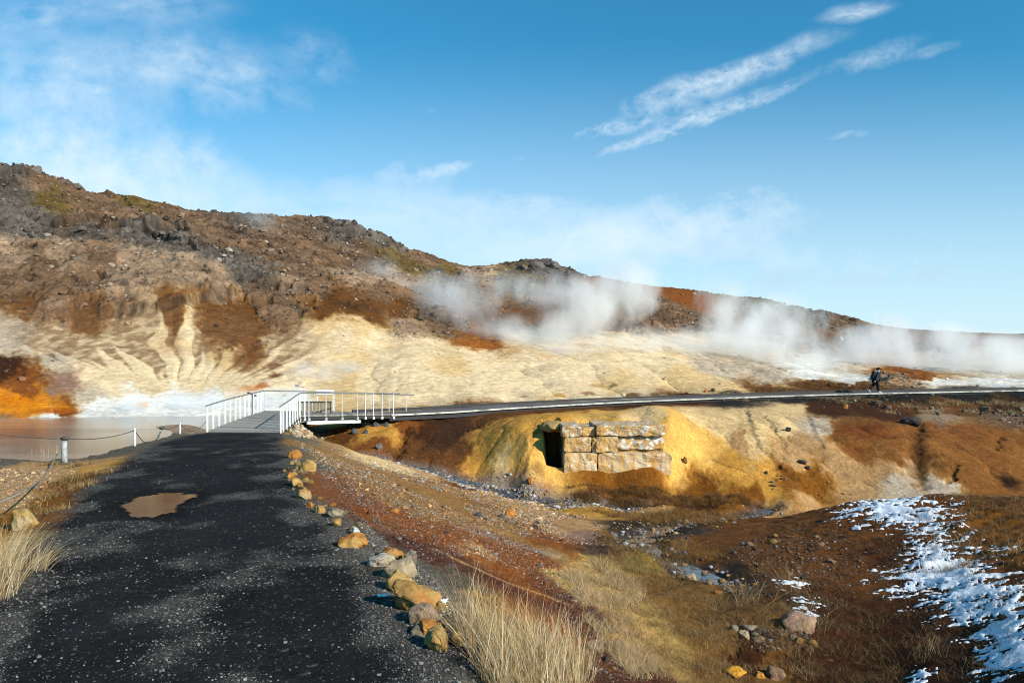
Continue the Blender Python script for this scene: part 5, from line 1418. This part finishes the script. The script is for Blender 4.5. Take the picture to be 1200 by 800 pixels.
def walker(loc, jacket, label, phase, hood):
    """walking to the right (+x): local x forward, y sideways (away from the viewer), z up"""
    p = empty('person', loc)
    s = phase
    hip, chest, neck = Vector((0, 0, .88)), Vector((.07, 0, 1.28)), Vector((.12, 0, 1.42))
    hd = Vector((.185, 0, 1.565))
    # rear leg stretched back with raised heel, front leg nearly straight below the hip
    kb, ab, tb_ = Vector((-.13, .09 * s, .50)), Vector((-.46, .09 * s, .20)), Vector((-.39, .09 * s, .055))
    kf, af, tf = Vector((.11, -.09 * s, .48)), Vector((.13, -.09 * s, .085)), Vector((.28, -.09 * s, .04))
    sl, sr = Vector((.085, .175, 1.34)), Vector((.085, -.175, 1.34))
    el, er = Vector((.16, .24, 1.06)), Vector((-.08, -.24, 1.07)); wl, wr = Vector((.27, .23, .84)), Vector((-.17, -.24, .82))
    J = [(hip, (.15, .115)), (Vector((.03, 0, 1.06)), (.14, .11)), (chest, (.16, .12)), (neck, (.062, .062)), (hd - Vector((.01, 0, .05)), (.075, .085)), (hd + Vector((.005, 0, .06)), (.075, .09)),
         (sl, .068), (el, .048), (wl, .034), (sr, .068), (er, .048), (wr, .034),
         (Vector((0, .09, .84)), .080), ((kb), .052), (ab, .044), (tb_, .038), (Vector((0, -.09, .84)), .080), (kf, .052), (af, .044), (tf, .038)]
    if s < 0: J[12], J[16] = J[16], J[12]
    E = [(0, 1), (1, 2), (2, 3), (3, 4), (4, 5), (2, 6), (6, 7), (7, 8), (2, 9), (9, 10), (10, 11), (0, 12), (12, 13), (13, 14), (14, 15), (0, 16), (16, 17), (17, 18), (18, 19)]
    skin_body('body', J, E, M_SKIN, p)
    g = .016
    def grow(i, k=g):
        r = J[i][1]; return (J[i][0], tuple(x + k for x in r) if isinstance(r, tuple) else r + k)
    def sub(ids, edges, mat, nm, k=g, ends=None):
        q = [grow(i, k) for i in ids]
        for a, pos_ in (ends or {}).items(): q[a] = (pos_, q[a][1])
        return skin_body(nm, q, edges, mat, p)
    sub([0, 1, 2, 3, 6, 7, 8, 9, 10, 11], [(0, 1), (1, 2), (2, 3), (2, 4), (4, 5), (5, 6), (2, 7), (7, 8), (8, 9)], jacket, 'jacket', .022, {3: chest.lerp(neck, .75), 0: hip - Vector((0, 0, .03))})
    sub([0, 12, 13, 14, 16, 17, 18], [(0, 1), (1, 2), (2, 3), (0, 4), (4, 5), (5, 6)], M_TROUS, 'trousers', .020)
    for a, t in ((ab, tb_), (af, tf)):
        d = (t - a); d.normalize()
        bm = bmesh.new(); add_tube(bm, [a - d * .07 + Vector((0, 0, -.02)), a + d * .02 + Vector((0, 0, -.02)), a + d * .12 + Vector((0, 0, -.012)), a + d * .22 + Vector((0, 0, -.012))], [.042, .056, .048, .026], 10); bm_obj('shoe', bm, M_SHOE, p, True)
    for w, e in ((wl, el), (wr, er)):
        bm = bmesh.new(); hand_bm(bm, w, w - e); bm_obj('hand', bm, M_SKIN, p, True)
    # face and cap, looking down along the walk
    bm = bmesh.new(); add_tube(bm, [hd + Vector((.075, 0, .015)), hd + Vector((.118, 0, -.018)), hd + Vector((.085, 0, -.03))], [.010, .017, .012], 8)
    for sy in (-1, 1):
        bmesh.ops.create_uvsphere(bm, u_segments=8, v_segments=6, radius=.022, matrix=Matrix.Translation(hd + Vector((-.005, sy * .098, 0))) @ Matrix.Diagonal((1, .4, 1.5, 1)))
    bm_obj('face', bm, M_SKIN, p, True)
    for sy in (-1, 1): ball('eye', hd + Vector((.088, sy * .034, .022)), .012, M_CAP, p)
    bm = bmesh.new(); add_box(bm, hd + Vector((.088, 0, -.055)), .02, .05, .010, None, .003); bm_obj('mouth', bm, simple_mat('lips', (.30,.13,.11), .6, .05), p)
    ball('cap', hd + Vector((-.01, 0, .045)), .118, M_CAP, p, (1.05, .92, .98), -.15)
    bm = bmesh.new(); add_box(bm, hd + Vector((.13, 0, .05)), .11, .15, .016, Matrix.Rotation(.35, 4, 'Y'), .006); bm_obj('cap_peak', bm, M_CAP, p)
    if hood: ball('hood', Vector((.04, 0, 1.43)), .10, jacket, p, (1.0, 1.15, .75))
    return tag(p, label, 'person')
wl_ = on_line(BW_P, 1028)
wp = Vector(((1027.0 - CX) / F * (wl_.y + .9), wl_.y + .9, wl_.z - .02 + .012))
walker(wp, M_NAVY, 'person in black cap and dark jacket striding right along the boardwalk', 1, False)
w2 = wp + Vector((.20, .62, 0))
walker(w2, M_GREYJ, 'person in pale grey jacket walking close behind the one with backpack', 1, True)
bp = empty('backpack', wp + Vector((-.17, 0, 1.17)))
Mr = Matrix.Rotation(.16, 4, 'Y')
bm = bmesh.new(); add_box(bm, (0, 0, 0), .25, .34, .56, Mr, .08); bm_obj('bag', bm, M_PACK, bp, True)
bm = bmesh.new(); add_box(bm, Mr @ Vector((-.12, 0, -.08)), .10, .26, .28, Mr, .04); bm_obj('front_pocket', bm, M_PACK, bp, True)
bm = bmesh.new(); add_box(bm, Mr @ Vector((.0, 0, .27)), .22, .30, .09, Mr, .04); bm_obj('top_flap', bm, M_PACK, bp, True)
for sy in (-1, 1):
    bm = bmesh.new(); add_tube(bm, [(.10, sy * .12, .22), (.22, sy * .135, .235), (.335, sy * .135, .14), (.36, sy * .14, -.02), (.26, sy * .17, -.16), (.06, sy * .16, -.24)], .020, 6); bm_obj('strap', bm, M_PACK, bp, True)
tag(bp, 'bulky black backpack on the back of the dark jacketed walker', 'backpack')

# ------------------------------------------------------------------ steam
def steam(blobs, dens, label, seed, step=.35, nscale=.22, thr=.36):
    """blobs: (column, row, distance, half-width px, half-height px, half-depth m)"""
    cs = [(at(b[0], b[1], b[2]), (b[3] * b[2] / F, b[5], b[4] * b[2] / F)) for b in blobs]
    o0 = sum((c for c, r in cs), Vector()) / len(cs)
    bm = bmesh.new()
    for c, r in cs:
        bmesh.ops.create_icosphere(bm, subdivisions=3, radius=1.0, matrix=Matrix.Translation(c - o0) @ Matrix.Diagonal((r[0] * 1.02, r[1] * 1.02, r[2] * 1.02, 1)))
    me = bpy.data.meshes.new('steam'); bm.to_mesh(me); bm.free()
    t = bpy.data.objects.new('steam', me); C.objects.link(t)
    rm = t.modifiers.new('r', 'REMESH'); rm.mode = 'VOXEL'; rm.voxel_size = max(.5, min(r[2] for c, r in cs) / 4)
    m2 = bpy.data.meshes.new_from_object(t.evaluated_get(bpy.context.evaluated_depsgraph_get())); C.objects.unlink(t); bpy.data.objects.remove(t)
    m = bpy.data.materials.new('steam'); m.use_nodes = True; nt = m.node_tree; nt.nodes.clear()
    out = N(nt, 'ShaderNodeOutputMaterial'); P = tc_obj(nt)
    warp = noise_node(nt, P, nscale * .55, 2, .5)
    wv = N(nt, 'ShaderNodeVectorMath', operation='MULTIPLY_ADD'); nt.links.new(warp.outputs['Color'], wv.inputs[0]); wv.inputs[1].default_value = (5.0,) * 3
    sh = N(nt, 'ShaderNodeVectorMath', operation='ADD'); nt.links.new(P, sh.inputs[0]); sh.inputs[1].default_value = (seed * 7.3 - 2.5, seed * 3.1 - 2.5, -2.5 + seed * 5.7)
    nt.links.new(sh.outputs[0], wv.inputs[2])
    mp = N(nt, 'ShaderNodeMapping'); mp.inputs['Scale'].default_value = (1, 1, .55); mp.inputs['Rotation'].default_value = (0, math.radians(28), 0); nt.links.new(wv.outputs[0], mp.inputs[0])
    nz_ = noise_node(nt, mp.outputs[0], nscale, 7, .68)
    sm = None
    for c, r in cs:
        q = N(nt, 'ShaderNodeMapping', vector_type='TEXTURE'); q.inputs['Location'].default_value = c - o0; q.inputs['Scale'].default_value = r
        nt.links.new(P, q.inputs[0]); ln = N(nt, 'ShaderNodeVectorMath', operation='LENGTH'); nt.links.new(q.outputs[0], ln.inputs[0])
        f = mrange(nt, ln.outputs['Value'], .15, 1.0, 1, 0)
        sm = f if sm is None else math_n(nt, 'MAXIMUM', sm, f)
    # billows: noise eats into the soft outline
    k = math_n(nt, 'ADD', math_n(nt, 'MULTIPLY', sm, .62), math_n(nt, 'MULTIPLY', math_n(nt, 'SUBTRACT', nz_.outputs['Fac'], .5), 3.2))
    d = mrange(nt, k, thr - .26, thr + .50, 0, 1)
    d = math_n(nt, 'POWER', d, 1.5)
    d = math_n(nt, 'MULTIPLY', d, math_n(nt, 'MULTIPLY', mrange(nt, sm, 0, .25, 0, 1), dens))
    vs = N(nt, 'ShaderNodeVolumePrincipled'); vs.inputs['Color'].default_value = (.985,.99,.995,1); vs.inputs['Anisotropy'].default_value = .1
    nt.links.new(d, vs.inputs['Density']); nt.links.new(vs.outputs[0], out.inputs['Volume'])
    m.cycles.volume_step_rate = step
    m2.materials.clear(); m2.materials.append(m); m2.name = 'steam'
    o = obj('steam_plume', m2, None, o0)
    return tag(o, label, 'steam plume', 'steam plumes along the foot of the hill')
steam([(545,358,84,56,44,8),(515,345,88,36,34,7),(575,388,78,54,28,7),(590,335,92,32,38,7),(610,400,76,50,22,6)], .19, 'ragged steam cloud left of the largest plume, before the ochre slope', 1)
steam([(655,392,76,80,36,8),(700,360,80,66,48,8),(738,342,86,42,48,7),(690,335,92,40,30,6),(720,400,74,76,28,7),(640,345,90,44,36,7),(665,412,70,74,18,5)], .32, 'largest white steam plume rising before the rust hilltop', 2)
steam([(790,400,80,66,26,7),(850,400,82,66,30,7)], .20, 'low steam bank linking the two big plumes', 3)
steam([(868,385,86,60,46,8),(905,405,82,72,36,8),(950,425,78,64,30,7),(848,356,94,36,44,7),(905,362,92,40,30,6),(930,380,96,66,32,7)], .32, 'steam plume drifting right of the rust hillside above the boardwalk', 4)
steam([(1010,412,88,52,36,8),(1060,418,86,66,36,8),(1120,422,84,72,36,8),(1180,426,84,66,32,8),(1250,426,86,66,30,8),(1030,388,100,50,30,7),(1110,396,98,50,24,7),(1180,402,98,60,22,7)], .38, 'wide low steam bank at the right behind the walkers', 5)
steam([(250,476,43.5,80,20,2.2),(205,472,44,52,18,2.2),(310,470,45,66,20,2.2),(160,476,43,46,13,1.8)], .95, 'thin steam lying over the white shore of the pool', 6, .4, .6, .34)
steam([(372,442,53,40,28,3.5),(402,434,55,32,18,3),(350,460,48,40,16,2.5)], .6, 'small white steam puff behind the bridge bench', 7, .4, .5, .36)
steam([(318,285,128,34,50,9),(300,262,135,24,36,8)], .09, 'faint steam wisp high on the hill above the fluted slope', 8)
steam([(480,350,104,52,34,9),(445,328,112,40,38,9)], .10, 'faint grey steam veil on the hillside left of the ragged cloud', 9)
# ------------------------------------------------------------------ camera, sun, sky
cam = bpy.data.cameras.new('camera'); cam.sensor_width = 36; cam.lens = 36 * F / 1200
cam.shift_y = (HY - 400) / 1200; cam.clip_start = .05; cam.clip_end = 9000
co = bpy.data.objects.new('camera', cam); C.objects.link(co)
co.location = (0, 0, EYE); co.rotation_euler = (math.radians(90), 0, 0)
scene.camera = co

SUN_EL, SUN_AZ = math.radians(28), math.radians(130)
sd = bpy.data.lights.new('sun', 'SUN'); sd.energy = 5.0; sd.angle = math.radians(.5); sd.color = (1.0, .93, .82)
so = bpy.data.objects.new('sun', sd); C.objects.link(so)
dirv = Vector((math.cos(SUN_EL) * math.sin(SUN_AZ), math.cos(SUN_EL) * math.cos(SUN_AZ), math.sin(SUN_EL)))
so.rotation_euler = dirv.to_track_quat('Z', 'Y').to_euler(); so.location = (20, -20, 40)

def build_world():
    w = bpy.data.worlds.new('World'); scene.world = w; w.use_nodes = True
    nt = w.node_tree; bg = nt.nodes['Background']
    sky = N(nt, 'ShaderNodeTexSky'); sky.sky_type = 'NISHITA'; sky.sun_disc = False
    sky.sun_elevation = SUN_EL; sky.sun_rotation = SUN_AZ
    sky.air_density = 1.0; sky.dust_density = .6; sky.ozone_density = 2.2; sky.altitude = 0
    d = N(nt, 'ShaderNodeTexCoord').outputs['Generated']
    sp = N(nt, 'ShaderNodeSeparateXYZ'); nt.links.new(d, sp.inputs[0])
    # bearing and elevation of a sky direction, in units where the view north spans about +-0.64
    yy = math_n(nt, 'MAXIMUM', sp.outputs['Y'], .05)
    az = math_n(nt, 'DIVIDE', sp.outputs['X'], yy); el = math_n(nt, 'DIVIDE', sp.outputs['Z'], yy)
    cmb = N(nt, 'ShaderNodeCombineXYZ'); nt.links.new(az, cmb.inputs[0]); nt.links.new(el, cmb.inputs[1])
    v0 = cmb.outputs[0]
    wn = noise_node(nt, v0, 9, 5, .6)
    sc_ = N(nt, 'ShaderNodeVectorMath', operation='MULTIPLY_ADD'); nt.links.new(wn.outputs['Color'], sc_.inputs[0])
    sc_.inputs[1].default_value = (.05, .03, 0); nt.links.new(v0, sc_.inputs[2])
    vw = sc_.outputs[0]; OFF = (.025, .015)
    fine = noise_node(nt, v0, 26, 6, .62).outputs['Fac']
    total = None
    def band(x0, y0, x1, y1, wid, dens, soft=1.0, k=1.0, fib=0):
        """a cloud strip between two sky bearings (photo columns/rows read off as bearings)"""
        nonlocal total
        ax, ay = (x0 - CX) / F + OFF[0], (HY - y0) / F + OFF[1]; bx, by = (x1 - CX) / F + OFF[0], (HY - y1) / F + OFF[1]
        L = math.hypot(bx - ax, by - ay); ang = math.atan2(by - ay, bx - ax)
        mp = N(nt, 'ShaderNodeMapping', vector_type='TEXTURE'); mp.inputs['Location'].default_value = ((ax + bx) / 2, (ay + by) / 2, 0)
        mp.inputs['Rotation'].default_value = (0, 0, ang); mp.inputs['Scale'].default_value = (L / 2, wid / F, 1)
        nt.links.new(vw, mp.inputs['Vector'])
        ln = N(nt, 'ShaderNodeVectorMath', operation='LENGTH'); nt.links.new(mp.outputs[0], ln.inputs[0])
        f = mrange(nt, ln.outputs['Value'], 1.0 - soft * .9, 1.1, 1, 0); f.node.interpolation_type = 'SMOOTHSTEP'
        if fib:
            st_ = N(nt, 'ShaderNodeVectorMath', operation='MULTIPLY_ADD'); nt.links.new(mp.outputs[0], st_.inputs[0]); st_.inputs[1].default_value = (fib * 1.6, 1.1, 1); st_.inputs[2].default_value = (x0 * .13, y0 * .17, 0)
            fn_ = noise_node(nt, st_.outputs[0], 1.5, 7, .62, .3).outputs['Fac']
            nz = math_n(nt, 'ADD', math_n(nt, 'MULTIPLY', fn_, .7), math_n(nt, 'MULTIPLY', fine, .3))
        else: nz = fine
        g = math_n(nt, 'MULTIPLY', f, mrange(nt, nz, .36, .64, 1 - k, 1.1))
        g = math_n(nt, 'MULTIPLY', g, dens)
        total = g if total is None else math_n(nt, 'SUBTRACT', 1.0, math_n(nt, 'MULTIPLY', math_n(nt, 'SUBTRACT', 1.0, total), math_n(nt, 'SUBTRACT', 1.0, g)))
    # streaks of the upper right
    band(690, 140, 1010, 34, 22, .62, 1, .9, 4); band(700, 150, 900, 84, 30, .40, 1, 1.0, 2); band(820, 92, 1005, 38, 15, .30, 1, .9, 2); band(664, 196, 985, 78, 15, .72, 1, .8, 4); band(670, 192, 780, 150, 10, .3, 1, .8, 2); band(630, 168, 800, 130, 17, .5, 1, .9, 2)
    band(955, 27, 1055, 3, 13, .60, 1, .7, 1); band(960, 90, 1095, 44, 18, .34, 1, .9, 2); band(945, 169, 1040, 149, 10, .40, 1, .7, 1)
    band(1055, 68, 1130, 54, 9, .25, 1, .8, 1); band(485, 130, 525, 126, 12, .16); band(588, 190, 628, 185, 7, .4); band(470, 209, 570, 190, 11, .42, 1, .7, 2); band(430, 210, 510, 178, 20, .3)
    # soft veil of the upper left
    band(-160, 150, 320, 225, 115, .66, 1, .4); band(-120, 80, 260, 90, 66, .55, 1, .75, 1); band(80, 30, 400, 140, 66, .52, 1, .85, 1); band(310, 40, 440, 95, 36, .22, 1, .9, 1); band(170, 168, 290, 195, 36, .35, 1, .6)
    band(-80, 25, 160, 10, 34, .34, 1, .8, 1); band(40, -10, 300, 8, 34, .34, 1, .8, 1); band(-160, 215, 450, 262, 80, .55, 1, .3)
    # broad pale bank low along the ridge
    band(60, 225, 860, 320, 100, .62, 1, .3, 1); band(380, 320, 1200, 305, 120, .68, 1, .45, 1); band(480, 250, 740, 230, 24, .42, 1, .8, 2); band(620, 272, 1050, 232, 56, .55, 1, .85, 2); band(430, 210, 620, 190, 26, .32, 1, .9, 2); band(520, 290, 900, 262, 40, .5, 1, .8, 2)
    band(850, 350, 1320, 335, 90, .5, 1, .2); band(1000, 305, 1320, 258, 36, .3, 1, .6, 2); band(360, 224, 560, 240, 34, .35, 1, .6, 1)
    horizon = mrange(nt, el, -.04, .44, .80, 0); horizon.node.interpolation_type = 'SMOOTHSTEP'
    total = math_n(nt, 'MAXIMUM', total, horizon)
    # wisps everywhere else, seen only from other headings
    grey = None
    base = mixc(nt, 1.0, sky.outputs[0], SKY_TINT, 'MULTIPLY')
    col = mixc(nt, total, base, CLOUD_COL)
    # greyer cloud scraps low on the right
    keep = total
    total = None
    band(1060, 330, 1118, 312, 14, .55, 1, .7); band(960, 330, 1060, 328, 12, .4, 1, .8); band(860, 335, 980, 325, 18, .40, 1, .9); band(780, 290, 920, 300, 20, .22, 1, .9)
    col = mixc(nt, total, col, GREY_COL)
    nt.links.new(col, bg.inputs['Color'])
    bg.inputs['Strength'].default_value = SKY_STRENGTH
SKY_STRENGTH = .099
SKY_TINT = (.28, 1.06, 1.24)
CLOUD_COL = (6.4, 7.4, 8.2)
GREY_COL = (4.4, 5.5, 6.6)
build_world()

scene.view_settings.view_transform = 'Standard'; scene.view_settings.look = 'None'
scene.view_settings.exposure = .42; scene.view_settings.gamma = 1
cy = scene.cycles
cy.use_denoising = True
try: cy.denoiser = 'OPENIMAGEDENOISE'
except Exception: pass
cy.max_bounces = 7; cy.diffuse_bounces = 2; cy.glossy_bounces = 3; cy.transmission_bounces = 4; cy.volume_bounces = 5; cy.transparent_max_bounces = 8
cy.volume_max_steps = 256
cy.filter_width = 1.05
cy.caustics_reflective = False; cy.caustics_refractive = False
